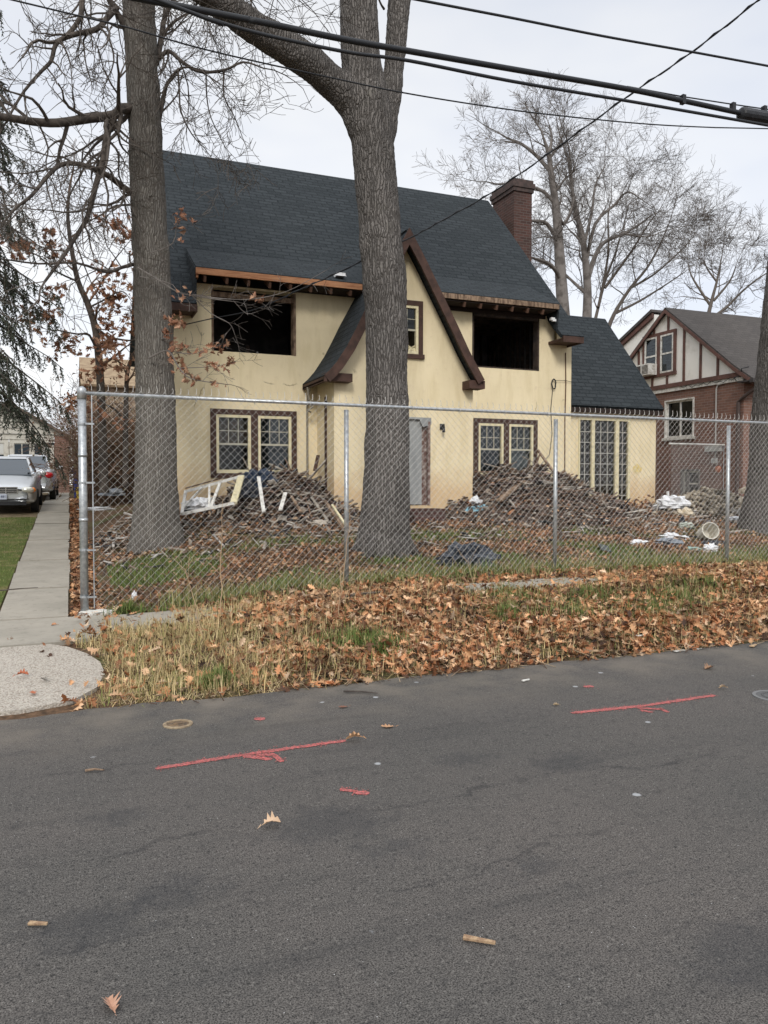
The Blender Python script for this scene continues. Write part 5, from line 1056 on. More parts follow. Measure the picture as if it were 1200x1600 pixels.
# ------------------------------------------------------------------ cars
def car(label, x, y, rot, group, plate=None, rearview=False):
    z = gz(x, y)+.045; t = thing('parked_car', label, 'car', (0, 0, 0), group)
    W_ = .84
    #        s     zlow  zmid  ztop  w    wt
    st = [(0.00, .30, .48, .62, .62, .56), (.05, .22, .52, .70, .74, .66), (.25, .20, .56, .76, .81, .72), (.7, .20, .60, .84, W_, .76), (1.15, .20, .62, .92, W_, .78), (1.5, .20, .64, .95, W_, .80), (2.4, .20, .66, .96, W_, .80), (3.3, .20, .68, .98, W_, .80), (3.8, .21, .68, 1.0, .83, .78), (4.15, .24, .66, .99, .80, .74), (4.30, .30, .60, .94, .72, .68), (4.34, .40, .56, .8, .62, .58)]
    b = MB(); rows = []
    for s, zl, zm, zt, w, wt in st: rows.append([(-w*.92, s, zl), (-w, s, zl+.12), (-w, s, zm), (-wt-.02, s, zt-.035), (-wt+.08, s, zt), (-wt*.4, s, zt+.025), (wt*.4, s, zt+.025), (wt-.08, s, zt), (wt+.02, s, zt-.035), (w, s, zm), (w, s, zl+.12), (w*.92, s, zl)])
    vs = [p for r_ in rows for p in r_]; k = 12; fs = []
    for i in range(len(rows)-1):
        for j in range(k): fs.append((i*k+j, i*k+(j+1) % k, (i+1)*k+(j+1) % k, (i+1)*k+j))
    fs += [tuple(range(k)), tuple(reversed(range((len(rows)-1)*k, len(rows)*k)))]; b.add(vs, fs); bo = b.build('body', CARP, t, smooth=False)
    bv = bo.modifiers.new('round', 'SUBSURF'); bv.levels = 2; bv.render_levels = 2; bo.data.polygons.foreach_set('use_smooth', [True]*len(bo.data.polygons))
    # greenhouse: windscreen, side glass, rear window; roof and pillars in body colour
    a = [(1.22, .96, .70), (1.98, 1.38, .54), (3.0, 1.40, .54), (3.75, 1.0, .68)]
    def q(i, s): return (s*a[i][2], a[i][0], a[i][1])
    g = MB(); g.add([q(0, -1), q(0, 1), q(1, 1), q(1, -1)], [(0, 1, 2, 3)]); wso = g.build('windscreen', CARG, t)
    g = MB(); g.add([q(3, -1), q(3, 1), q(2, 1), q(2, -1)], [(3, 2, 1, 0)]); g.build('rear_window', CARG, t)
    for s in (-1, 1): g = MB(); g.add([q(0, s), q(1, s), q(2, s), q(3, s)], [(0, 1, 2, 3)]); g.build('side_window', CARG, t)
    g = MB(); g.add([(-.54, 1.95, 1.375), (.54, 1.95, 1.375), (.50, 2.2, 1.435), (-.50, 2.2, 1.435), (.50, 2.9, 1.44), (-.50, 2.9, 1.44), (.54, 3.03, 1.39), (-.54, 3.03, 1.39), (-.56, 2.5, 1.38), (.56, 2.5, 1.38)], [(0, 1, 2, 3), (3, 2, 4, 5), (5, 4, 6, 7), (0, 3, 8), (3, 5, 8), (5, 7, 8), (1, 9, 2), (2, 9, 4), (4, 9, 6)]); g.build('roof', CARP, t)
    for s in (-1, 1):
        g = MB()
        for i, j in ((0, 1), (1, 2), (2, 3)): g.bar(q(i, s), q(j, s), .05, .05)
        g.bar((s*.66, 2.42, .97), (s*.55, 2.45, 1.38), .06, .03)
        g.build('pillar', CARP, t)
    for s in (-1, 1):
        for yy in (.78, 3.45):
            w_ = MB(); w_.lathe((s*.86, yy, .30), [(.30, -.19), (.31, -.1), (.31, -.02), (.28, .0), (.20, .0)], 22, (s, 0, 0)); wo = w_.build('wheel', RUBB, t, smooth=False)
            r_ = MB(); r_.lathe((s*.86, yy, .30), [(.20, .0), (.19, -.03), (.06, -.01), (.0, .0)], 16, (s, 0, 0)); r_.build('rim', CHROME, wo)
        h = MB(); h.blob((s*.62, .06, .60), .17, .10, .085, .05); ho = h.build('headlight', LENS, t, smooth=True); h = MB(); h.blob((s*.74, .10, .60), .08, .09, .065, .05); h.build('indicator', AMB, ho, smooth=True)
        h = MB(); h.blob((s*.66, 4.26, .80), .17, .09, .11, .05); h.build('taillight', REDL, t, smooth=True)
        h = MB(); h.blob((s*.95, 1.40, 1.0), .09, .05, .075, .05); h.bar((s*.8, 1.4, .97), (s*.95, 1.4, .98), .05, .03); h.build('mirror', CARP, t, smooth=False)
    g = MB(); g.box(-.40, .40, -.035, .02, .52, .68)
    gr_ = g.build('grille', CHROME, t); g = MB()
    for i in range(3): 
        for s in (-1, 0, 1): g.box(s*.265-.12, s*.265+.12, -.05, -.036, .535+i*.048, .565+i*.048)
    g.build('grille_slots', BLK, gr_); g = MB(); g.box(-.60, .60, -.02, .06, .22, .32); g.build('air_intake', BLK, t)
    g = MB(); g.box(-.66, .66, -.045, .03, .36, .38); g.build('bumper_strip', BLK, t)
    g = MB(); g.box(-.155, .155, -.065, -.05, .37, .51); pl = g.build('licence_plate', mat('plate_blue_grey', (.42, .46, .55), .5), t)
    if plate:
        fc = bpy.data.curves.new('plate_text', 'FONT'); fc.body = plate; fc.size = .085; fc.align_x = 'CENTER'; fc.extrude = .002; fo = bpy.data.objects.new('plate_text', fc); S.collection.objects.link(fo)
        dg = bpy.context.evaluated_depsgraph_get(); me = bpy.data.meshes.new_from_object(fo.evaluated_get(dg)); bpy.data.objects.remove(fo); me.materials.clear(); me.materials.append(mat('plate_ink', (.02, .03, .09), .6))
        fo = bpy.data.objects.new('plate_text', me); S.collection.objects.link(fo); fo.parent = pl; fo.location = (0, -.068, .41); fo.rotation_euler = (math.pi/2, 0, 0)
    t.location = (x, y, z); t.rotation_euler = (R(2.0)*(1 if abs(rot) < 1 else -1), 0, rot); return t
car('silver sedan facing the street with hood and headlight showing', -1.62, 21.7, 0, 'cars parked in the driveway', 'CGE 4811')
car('second silver sedan with red taillight parked nose to the garage', -1.22, 31.1, math.pi+R(-1), 'cars parked in the driveway')
COLS = np.array([(.45, .215, .105), (.54, .31, .165), (.35, .15, .07), (.63, .41, .25), (.21, .095, .05), (.12, .06, .036), (.64, .48, .34), (.38, .235, .14), (.06, .034, .024)])
# ------------------------------------------------------------------ rubble
def heap(name, label, cx, cy, rx, ry, hgt, seed, peak=(0, 0), wallY=15.95, n=2600, chunky=0):
    g_ = np.random.default_rng(seed); t = thing(name, label, 'rubble', (cx, cy, gz(cx, cy)), 'heaps of demolition rubble against the house')
    def hz(x, y):
        u, v = (x-cx-peak[0])/rx, (y-cy-peak[1])/ry; d = math.sqrt(u*u+v*v); q = max(0, 1-d)
        return gz(x, y)-.06+hgt*(q**.9)*(1+.3*noise.noise((x*1.8, y*1.8, seed)))+(.12*noise.noise((x*5, y*5, seed))+.06*noise.noise((x*13, y*13, seed)))*(1 if q > 0 else 0)
    NX = 70; X = lin(cx-rx*1.1, cx+rx*1.1, NX); Y = lin(cy-ry*1.1, min(wallY, cy+ry*1.1), 50)
    m = MB(); m.add([(x, y, hz(x, y)) for y in Y for x in X], [(j*NX+i, j*NX+i+1, (j+1)*NX+i+1, (j+1)*NX+i) for j in range(len(Y)-1) for i in range(NX-1)])
    m.build('dirt_core', mat('burnt_rubble', (.055, .040, .032), .95, noisy=(9, (.15, .105, .08), .42, .66), bump=(30, .8, .03)), t)
    P = []; Rr = []; C = []
    pal = np.array([(.30, .25, .20), (.42, .38, .33), (.14, .10, .08), (.08, .055, .045), (.20, .14, .10), (.05, .045, .05), (.50, .47, .42), (.25, .17, .12), (.13, .09, .08), (.27, .20, .17)])
    while len(P) < n:
        x = cx+g_.normal(peak[0]*.6, rx*.50); y = min(wallY-.1, cy+g_.normal(peak[1]*.4, ry*.55))
        if ((x-cx)/rx)**2+((y-cy)/ry)**2 > 1.35: continue
        P.append((x, y, hz(x, y)+g_.uniform(-.02, .09))); C.append(pal[g_.integers(0, 10)]*g_.uniform(.6, 1.15))
    C = C if not chunky else [np.array((.42, .37, .29))*g_.uniform(.3, 1.25) for _ in C]
    L = g_.exponential(.14 if not chunky else .03, n)+.04; L = np.minimum(L, 1.3); Wd = g_.uniform(.015, .055, n); Wd[:n//4] = g_.uniform(.06, .2, n//4); L[:n//4] = g_.uniform(.08, .28, n//4); Th = g_.uniform(.008, .03, n)
    if chunky: Wd = g_.uniform(.03, .13, n); Th = g_.uniform(.02, .09, n)
    Rb = rots(g_, n, .3); Rb = Rb*np.stack([L, Wd, Th], 1)[:, None, :]
    bx = [(-.5, -.5, -.5), (.5, -.4, -.5), (.5, .5, -.5), (-.5, .5, -.5), (-.5, -.5, .5), (.5, -.4, .5), (.5, .5, .5), (-.5, .5, .5)]
    o = inst('broken_wood_and_plaster', bx, [(0, 3, 2, 1), (4, 5, 6, 7), (0, 1, 5, 4), (1, 2, 6, 5), (2, 3, 7, 6), (3, 0, 4, 7)], Rb, np.array(P), np.array(C), COLM, t); o['kind'] = 'stuff'
    if not chunky:
        NL = 70; PP = []; 
        for i in range(NL): x = cx+g_.normal(peak[0], rx*.45); y = min(wallY-.3, cy+g_.normal(peak[1]*.4, ry*.45)); PP.append((x, y, hz(x, y)+.06))
        RR = rots(g_, NL, .35)*np.stack([g_.uniform(.4, 1.3, NL), g_.uniform(.02, .055, NL), g_.uniform(.012, .03, NL)], 1)[:, None, :]
        CC_ = np.array([(.33, .29, .24), (.24, .19, .15), (.13, .10, .08), (.42, .39, .34), (.22, .15, .11)])[g_.integers(0, 5, NL)]
        inst('long_laths', bx, [(0, 3, 2, 1), (4, 5, 6, 7), (0, 1, 5, 4), (1, 2, 6, 5), (2, 3, 7, 6), (3, 0, 4, 7)], RR, np.array(PP), CC_, COLM, t)['kind'] = 'stuff'
        M_ = 1100; PP = []
        for i in range(M_):
            a_ = g_.uniform(0, 6.28); q_ = g_.uniform(.35, 1.1)**.7; x = cx+math.cos(a_)*rx*q_; y = min(wallY-.1, cy+math.sin(a_)*ry*q_); PP.append((x, y, hz(x, y)+.05))
        inst('settled_leaves', LV[0], LFc, rots(g_, M_, .5, (.07, .12)), np.array(PP), COLS[g_.integers(0, len(COLS), M_)], LEAF, t)['kind'] = 'stuff'
    return hz
hzL = heap('rubble_heap', 'heap of charred wood and plaster below the left ground floor window', 3.95, 15.25, 1.85, 1.7, .85, 3, (.2, .45))
hzR = heap('rubble_heap', 'large heap of splintered boards below the right ground floor window', 10.05, 15.0, 2.9, 2.5, 1.05, 8, (-.35, .4))
hzS = heap('rubble_heap', 'low heap of pale plaster chunks and trash beside the right tree', 14.4, 14.7, 1.9, 1.2, .55, 12, (.4, .2), 16.4, 900, 1)
PLK = [ # px a, px b, Ya, Yb, w, h, colour material, label
 ((404, 745), (412, 800), 14.6, 14.0, .065, .03, 'WHITE', 'short grey white board standing in the left heap beside the white frame'),
 ((455, 775), (470, 800), 14.3, 14.0, .05, .03, 'RAWD', 'short broken stick leaning near the foot of the left heap'),
 ((492, 735), (497, 712), 15.2, 15.6, .07, .03, 'BROWNT', 'dark brown board standing up behind the left heap'),
 ((508, 783), (537, 826), 13.9, 13.3, .055, .035, 'RAWD', 'straight lath sloping down toward the steel post, left of the forked oak'),
 ((519, 789), (541, 822), 13.8, 13.2, .04, .03, 'CREAM', 'pale lath crossing another lath near the steel post'),
 ((438, 797), (446, 770), 14.0, 14.5, .07, .025, 'WHITE', 'grey white splinter upright in the left heap'),
 ((840, 703), (868, 742), 15.8, 15.2, .06, .04, 'RAWD', 'long dark rail lying over the peak of the right heap'),
 ((780, 782), (830, 742), 13.9, 15.2, .13, .04, 'RAWD', 'curved weathered plank on the left slope of the right heap'),
 ((868, 742), (930, 778), 15.2, 14.7, .07, .035, 'CREAM', 'long pale lath sloping down the right side of the heap'),
 ((795, 803), (815, 785), 13.6, 14.1, .05, .03, 'RAW', 'orange brown splinter at the foot of the right heap'),
 ((905, 790), (922, 806), 14.4, 13.9, .07, .03, 'WHITE', 'white splinter below the french windows'),
 ((880, 765), (912, 780), 14.9, 14.5, .05, .03, 'RAWD', 'grey stick across the middle of the right slope'),
 ((876, 787), (905, 786), 14.3, 14.4, .07, .04, 'WHITE', 'pale rail lying flat just right of the third steel post')]
for (a, b, Ya, Yb, w, h, mm, lab) in PLK:
    p, q = atY(a[0], a[1], Ya), atY(b[0], b[1], Yb); m = MB(); m.bar(p, q, w, h); o = m.build('broken_plank', MATS[{'CREAM': 'cream_painted_wood', 'RAWD': 'weathered_lumber', 'BROWNT': 'brown_painted_trim', 'WHITE': 'white_paint', 'RAW': 'raw_lumber'}[mm]], None, off=(p+q)/2); tag(o, lab, 'plank', 'loose planks on the rubble heaps')
# torn white window frame lying against the left heap
WFm = thing('broken_window_frame', 'torn white painted window frame lying tilted against the left rubble heap', 'window frame', tuple(atY(330, 800, 14.6)))
A, B, C_, D_ = atY(284, 803, 14.0), atY(365, 786, 14.1), atY(377, 744, 14.9), atY(290, 768, 14.9)
m = MB(); m.bar(A, B, .07, .05); m.bar(D_, C_, .07, .05); m.bar(A, D_, .05, .05); m.build('frame_rail', WHITE, WFm)
m = MB(); m.bar(B, C_, .12, .05); m.build('frame_stile', CREAM, WFm)
m = MB(); m.bar(A.lerp(B, .52), D_.lerp(C_, .42), .04, .04); m.bar(A.lerp(B, .55), D_.lerp(C_, .62), .05, .03); m.bar(A.lerp(D_, .25), D_.lerp(C_, .3), .03, .03); m.build('frame_mullion', WHITE, WFm)
m = MB(); m.bar(D_+Vector((0, .02, .06)), C_+Vector((.02, .03, .07)), .03, .02); m.build('dark_gasket', BROWNT, WFm)
def crumple(name, label, cat, p, rx, ry, rz, mat_, seed=1, amp=.45, group=None, fr=2.6, n=22):
    p = Vector(p); m = MB(); m.blob(p, rx, ry, rz, amp, fr, seed, n, 14, flat=p.z-rz*.55); o = m.build(name, mat_, None, smooth=False, off=p-Vector((0, 0, rz*.5))); return tag(o, label, cat, group)
BAG = mat('black_bag_film', (.018, .022, .032), .32, bump=(9, .9, .06), spec=.5); BLUB = mat('navy_bag_film', (.02, .035, .065), .35, bump=(8, .9, .06), spec=.5)
WBAG = mat('white_bag_film', (.72, .73, .75), .45, bump=(8, .8, .05)); GSH = mat('grey_sheet', (.20, .22, .25), .6, bump=(7, .7, .04))
crumple('trash_bag', 'dark blue trash bag at the top of the left heap under the window', 'trash bag', atY(402, 752, 15.3), .34, .2, .22, BLUB, 3)
crumple('trash_bag', 'smaller black trash bag right behind the tilted white frame', 'trash bag', atY(385, 768, 15.0), .2, .15, .2, BAG, 4)
crumple('trash_bag', 'white scrap of plastic inside the tilted window frame', 'plastic scrap', atY(312, 790, 14.5), .24, .2, .13, WBAG, 5)
crumple('trash_bag', 'small dark bag flap inside the lower left of the tilted frame', 'plastic scrap', atY(298, 795, 14.6), .15, .1, .1, BAG, 6)
p = atY(730, 872, 10.15); p.z = gz(p.x, 10.15)+.13; o = crumple('crumpled_tarp', 'crumpled dark blue tarp with leaves on it just behind the fence', 'tarp', p, .40, .25, .20, mat('dark_tarp', (.035, .042, .055), .42, noisy=(5, (.11, .12, .14), .5, .65), bump=(9, 1., .08)), 7, .5, fr=3.5, n=30)
# pale blue plastic chair piece
CHp = thing('broken_plastic_chair', 'broken pale blue plastic chair piece left of the right heap', 'chair', tuple(atY(742, 806, 14.3)))
q0, q1, q2, q3 = atY(718, 812, 14.2), atY(756, 805, 14.1), atY(759, 790, 14.35), atY(733, 793, 14.45); BLP = mat('pale_blue_plastic', (.22, .45, .56), .45)
m = MB(); m.bar(q0, q1, .09, .05); m.bar(q1, q2, .12, .06); m.build('armrest', BLP, CHp); m = MB(); m.bar(q3, q2, .10, .03); m.bar(q3, q0.lerp(q3, .25), .05, .03); m.build('back_rim', BLP, CHp); m = MB(); m.bar(q0.lerp(q1, .5), q3.lerp(q2, .45), .16, .02); m.build('seat', BLP, CHp)
crumple('plastic_scrap', 'white torn scrap above the pale blue plastic', 'plastic scrap', atY(743, 783, 14.6), .12, .06, .08, WBAG, 8)
crumple('trash_sack', 'long bulging white sack beside the sunroom corner', 'sack', atY(1052, 787, 14.7), .42, .28, .19, WBAG, 9, .35)
crumple('trash_sack', 'small grey sack behind the long white sack', 'sack', atY(1078, 782, 15.3), .2, .15, .12, GSH, 10)
crumple('foam_chunk', 'yellowish foam chunk at the right end of the long white sack', 'foam chunk', atY(1086, 791, 14.6), .15, .12, .10, mat('yellow_foam', (.60, .52, .30), .9), 11)
crumple('foam_chunk', 'round beige foam chunk in front of the long white sack', 'foam chunk', atY(1070, 803, 14.0), .18, .14, .12, mat('beige_foam', (.58, .50, .38), .9), 12)
pst = atY(1043, 768, 15.4); m = MB(); m.tube([pst, pst+Vector((.03, 0, -.22))], .035, 8); tag(m.build('white_pipe_stub', WHITEP, None, off=pst), 'short white pipe stub poking up above the long white sack', 'pipe')
rr = random.Random(40)
for i, lab in enumerate(('topmost pale rock on the trash heap left of the right tree', 'cream plaster lump below the topmost rock on the trash heap', 'grey plaster lump low on the trash heap by the right tree', 'tan rubble lump right behind the last steel post', 'pale lump at the left foot of the trash heap')):
    px, py, Y = ((1162, 768, 14.6), (1160, 785, 14.4), (1150, 802, 14.0), (1130, 780, 14.9), (1104, 792, 14.7))[i]
    crumple('plaster_lump', lab, 'rubble lump', atY(px, py, Y), .13, .11, .10, MATS['mixed_debris'] if False else mat('plaster_lump%d' % i, ((.5, .43, .33), (.52, .46, .36), (.35, .33, .30), (.42, .34, .24), (.50, .48, .42))[i], .9), 20+i, .5)
crumple('white_tray', 'flat white tray behind the last steel post near the right tree', 'tray', atY(1148, 811, 13.4), .17, .12, .05, WBAG, 31)
def ground_at(px, py):
    Y = 9.3
    while Y < 18:
        q = atY(px, py, Y)
        if q.z <= gz(q.x, Y): return Vector((q.x, Y, gz(q.x, Y)))
        Y += .02
    return q
for i, (px, py, rx, rz, mm, nm, lab, cat) in enumerate((
 (1046, 842, .17, .07, WBAG, 'plastic_scrap', 'flattened white bag with dark box below it, mid yard', 'plastic scrap'), (1068, 843, .11, .04, WBAG, 'plastic_scrap', 'thin white strip just right of the flattened bag', 'plastic scrap'),
 (997, 850, .16, .045, WBAG, 'plastic_scrap', 'white scrap lying in grass nearest the third steel post', 'plastic scrap'), (1110, 863, .12, .09, WBAG, 'trash_bag', 'small crumpled white bag in front of the bucket', 'trash bag'),
 (1045, 852, .24, .08, GSH, 'crumpled_sheet', 'grey blue crumpled sheet under the flattened white bag', 'sheet'), (1084, 860, .13, .04, mat('teal_film', (.30, .42, .38), .6), 'plastic_scrap', 'pale teal scrap left of the small white bag', 'plastic scrap'),
 (1072, 825, .16, .07, mat('pale_cloth', (.40, .43, .38), .8), 'cloth_rag', 'pale grey green rag uphill of the flattened white bag', 'rag'), (1066, 818, .06, .10, BAG, 'plastic_scrap', 'tiny black scrap standing beside the grey green rag', 'plastic scrap'),
 (1100, 817, .14, .05, GSH, 'crumpled_sheet', 'grey sheet scrap uphill of the bucket', 'sheet'), (1113, 853, .22, .06, BAG, 'crumpled_sheet', 'black plastic sheet directly under the bucket', 'sheet'),
 (175, 775, .25, .09, GSH, 'crumpled_sheet', 'grey crumpled sheet behind the left end of the fence', 'sheet'), (152, 797, .3, .04, WBAG, 'plastic_scrap', 'pale flat scrap near the left steel post', 'plastic scrap'), (645, 795, .08, .10, WBAG, 'plastic_scrap', 'white scrap right of the forked oak base', 'plastic scrap'),
 (500, 822, .16, .07, mat('beige_rock', (.45, .40, .34), .9), 'rubble_block', 'beige plaster block left of the steel post at the oak', 'rubble block'), (440, 815, .1, .05, WBAG, 'plastic_scrap', 'small white scrap at the foot of the left heap', 'plastic scrap'),
 (210, 937, .03, .06, WBAG, 'plastic_scrap', 'tiny white scrap in the leaves inside the left fence corner', 'plastic scrap'))):
    p = ground_at(px, py); crumple(nm, lab, cat, p+Vector((0, 0, rz*.6)), rx, rx*.7, rz, mm, 50+i)
for i, (px, py, a, b, lab) in enumerate(((868, 817, .5, .35, 'dark shingle scrap just behind the third steel post'), (905, 818, .45, .35, 'dark shingle scrap in the leaves below the right heap'), (845, 822, .4, .25, 'small dark shingle scrap left of the third steel post'),
        (945, 862, .5, .16, 'dark grey board scrap lying on grass between the last two posts'), (925, 816, .35, .3, 'rightmost dark shingle scrap under the sunroom'), (495, 795, .35, .3, 'grey shingle scrap on the lower right of the left heap'))):
    p = ground_at(px, py); m = MB(); m.obox(p+Vector((0, 0, .06)), (a, b, .015), Euler((R(12), R(rr.uniform(-10, 10)), rr.uniform(0, 3)))); o = m.build('shingle_scrap', mat('shingle_scrap%d' % i, (.05, .06, .065), .9, noisy=(20, (.10, .11, .11), .4, .6)), None, off=p); tag(o, lab, 'shingle', 'roof shingle scraps in the yard')
p = ground_at(1117, 850); BU = thing('plastic_bucket', 'white plastic bucket lying on its side by the last fence post', 'bucket', tuple(p)); ax = Vector((-.35, -1, .35)).normalized(); c = p+Vector((0, .2, .20))
m = MB(); m.lathe(c, [(.125, -.18), (.15, .14), (.165, .145), (.165, .165), (.15, .165), (.148, .14), (.12, -.16)], 26, ax); m.build('body', mat('dirty_white_plastic', (.66, .63, .55), .5, noisy=(8, (.45, .40, .30), .5, .7)), BU, smooth=False)
m = MB(); m.tube([c+Vector((-.165, -.14, .06))+Vector((.33*t/10., -.03*math.sin(t*.314), .14*math.sin(t*.314))) for t in range(11)], .004, 5); m.build('handle', GALV, BU)
# ------------------------------------------------------------------ leaf litter, grass, weeds (uncountable)
NPR = np.random.default_rng(42)
pass
CP = np.array([.17, .18, .14, .13, .11, .09, .05, .08, .07])
def nz2(x, y, s=1., o=0.): return noise.noise((x*s, y*s, o))
def scatter(n, x0, x1, y0, y1, prob, seed):
    g_ = np.random.default_rng(seed); out = []
    while len(out) < n:
        x, y = g_.uniform(x0, x1), g_.uniform(y0, y1)
        if g_.random() < prob(x, y): out.append((x, y))
    return np.array(out), g_
def on_walk(x, y):
    if .37 < x < 1.05+.25*nz2(x, y, 2) and 8.35 < y < 9.1: return True
    if 4.1+.4*nz2(x, y, 1.5) < x < 6.3+.5*nz2(x, y, 1.1, 4) and 7.95+.12*nz2(x, y, 3) < y < 8.92: return True
    return False
def pStrip(x, y):
    if x < .1+.2*math.sin(y*3): return .015 if x > -.1 else .004
    if on_walk(x, y): return .05
    q = .12+.88*sm((x-1.05)/1.2); q *= .35+.65*sm((y-5.86)/.15)
    q *= .55+.9*max(0, .5+nz2(x, y, 1.1, 7))
    for gx, gy, gr_ in ((2.45, 6.75, .35), (5.6, 7.5, .5), (4.6, 7.7, .45), (6.6, 7.2, .6)): 
        if (x-gx)**2+(y-gy)**2*1.8 < gr_*gr_: q *= .4
    return min(1, q)
def litter(name, n, x0, x1, y0, y1, prob, seed, size, lift, tilt, var=4, dull=0):
    pts, g_ = scatter(n, x0, x1, y0, y1, prob, seed); k = g_.integers(0, var, n)
    for v in range(var):
        P = pts[k == v]; M = len(P)
        if not M: continue
        T = np.array([(x, y, gz(x, y) if y > edge(x)+.03 else .004) for x, y in P]); T[:, 2] += np.abs(g_.normal(0, lift, M))*np.clip((P[:, 1]-5.8)*6, .15, 1)+.012
        c = COLS[g_.choice(len(COLS), M, p=CP/CP.sum())]*g_.uniform(.7, 1.2, (M, 1))
        c *= np.array([.45+.75*sm(.5+1.3*noise.noise((x*1.6, y*2.2, 41))+.25) for x, y in P])[:, None]   # darker noise patches paint the shade of hollows in the leaf mat
        if dull: c = c*(1-dull)+dull*np.array((.20, .145, .10))*g_.uniform(.5, 1.3, (M, 1))
        o = inst(name, LV[v], LFc, rots(g_, M, tilt, size), T, c, LEAF); tag(o, kind='stuff'); tag(o, 'brown fallen oak leaves covering the ground', 'leaves')
litter('fallen_leaves', 20000, -.6, 11.5, 5.80, 9.5, pStrip, 1, (.055, .115), .04, .5)
def pYard(x, y):
    if x < .2: return .0 if x < .02 else .8
    q = .12+.88*sm(.5+nz2(x, y, .75, 2)*1.9)
    if (x-1.2)**2/1.2+(y-11.6)**2/1.6 < .6: q *= .15
    if y < 10.2: q *= .6
    if x > 5.5 and y < 10.9: q *= .55
    return q
litter('fallen_leaves', 22000, .04, 17, 9.45, 16.2, pYard, 2, (.05, .10), .025, .45, 4, .35)
litter('fallen_leaves', 2500, .0, .32, 9.3, 28, lambda x, y: .8, 3, (.06, .12), .02, .4, 2)
litter('fallen_leaves', 3000, 1.2, 15, 15.2, 15.95, lambda x, y: .8, 4, (.06, .12), .1, .6, 2)
BL = np.array([(-.5, 0, 0), (.5, 0, 0), (.38, .45, .10), (-.38, .45, .10), (.02, 1, .38)])
BL2 = np.array([(-.5, 0, 0), (.5, 0, 0), (.42, .5, .25), (-.42, .5, .25), (.0, .75, .8)])
def blades(name, pts, g_, hgt, wid, cols, lean=.55, lab='grass'):
    M = len(pts); a = g_.uniform(0, 2*math.pi, M); L = g_.uniform(hgt[0], hgt[1], M); w = g_.uniform(wid[0], wid[1], M); ln = g_.normal(0, lean, M)
    ux = np.stack([np.cos(a), np.sin(a), np.zeros(M)], 1); fw_ = np.stack([-np.sin(a), np.cos(a), np.zeros(M)], 1)
    upv = np.stack([fw_[:, 0]*np.sin(ln), fw_[:, 1]*np.sin(ln), np.abs(np.cos(ln))], 1); nv = np.cross(ux, upv)
    Rm = np.stack([ux*w[:, None], upv*L[:, None], -nv*L[:, None]], 2); T = np.array([(x, y, gz(x, y)+.0) for x, y in pts])
    c = np.array(cols)[g_.integers(0, len(cols), M)]*g_.uniform(.7, 1.25, (M, 1))
    h = M//2
    for i, (s_, tv) in enumerate(((slice(0, h), BL), (slice(h, M), BL2))):
        o = inst(name, tv, [(0, 1, 2, 3), (3, 2, 4)], Rm[s_], T[s_], c[s_], GRASSM); tag(o, lab, 'grass', kind='stuff')
GREEN = [(.10, .15, .035), (.14, .19, .05), (.075, .11, .03), (.22, .24, .09)]; STRAW = [(.52, .40, .20), (.42, .32, .16), (.58, .47, .26), (.30, .24, .11), (.20, .22, .07)]
pts, g_ = scatter(15000, .9, 15, 8.95, 10.0, lambda x, y: (.15+.85*math.exp(-((y-9.42)/.24)**2))*(.25+1.2*max(0, .5+nz2(x, y, 1.4, 3)))*sm((x-.7)/.9), 21)
blades('grass', pts, g_, (.09, .27), (.005, .010), GREEN+[(.40, .33, .17), (.33, .28, .14)], .45, 'uncut green and straw grass growing along the foot of the fence')
def clump(cs, n, seed, r=(.04, .22)):
    g_ = np.random.default_rng(seed); P = []
    for i in range(n):
        c = cs[g_.integers(0, len(cs))]; a = g_.uniform(0, 6.28); q = abs(g_.normal(0, .5))*c[2]; P.append((c[0]+math.cos(a)*q*1.3, c[1]+math.sin(a)*q))
    return np.array(P), g_
pts, g_ = clump([(2.4, 6.75, .42), (2.6, 6.5, .3), (5.6, 7.5, .5), (4.6, 7.7, .5), (6.6, 7.2, .6), (5.0, 6.9, .4), (6.0, 6.8, .5), (1.05, 6.15, .12), (7.4, 7.5, .5), (.62, 9.3, .2), (4.2, 7.0, .3)], 7500, 22)
blades('grass', pts, g_, (.06, .20), (.005, .009), GREEN, .7, 'green grass tufts poking through the leaves')
def pS(x, y):
    if on_walk(x, y): return .03
    if x < .3: return .0 if ((x+.05)/.33)**2+((y-6.75)/.9)**2 < 1 or y > 7.8 or x < .02 else .8
    return (1-.72*sm((x-1.3)/1.2))*(.4+.9*max(0, .5+nz2(x, y, 2.2, 9)))
pts, g_ = scatter(21000, .02, 11, 5.88, 8.8, pS, 23)
blades('dry_grass', pts, g_, (.07, .20), (.004, .007), STRAW+STRAW[:3], 2.6, 'straw coloured matted dry grass beside the driveway mouth')
pts, g_ = scatter(15000, .5, 15, 9.9, 13.6, lambda x, y: max(0, .1-nz2(x, y, .75, 2)*1.9)*sm((13.6-y)/2)+(.9 if (x-1.2)**2/1.3+(y-11.6)**2/1.6 < .7 else 0), 24)
blades('grass', pts, g_, (.04, .12), (.006, .011), GREEN, .6, 'sparse green grass patches in the yard behind the fence')
pts, g_ = scatter(26000, -3.0, -.78, 9.25, 21, lambda x, y: (1 if x > -1.86 or x < -2.66 else 0)*(.5+.5*nz2(x, y, 1)+.3), 25)
blades('grass', pts, g_, (.025, .06), (.005, .010), [(.12, .165, .04), (.16, .20, .055), (.24, .24, .10), (.10, .13, .035)], .6, 'short mown grass between the driveway strips')
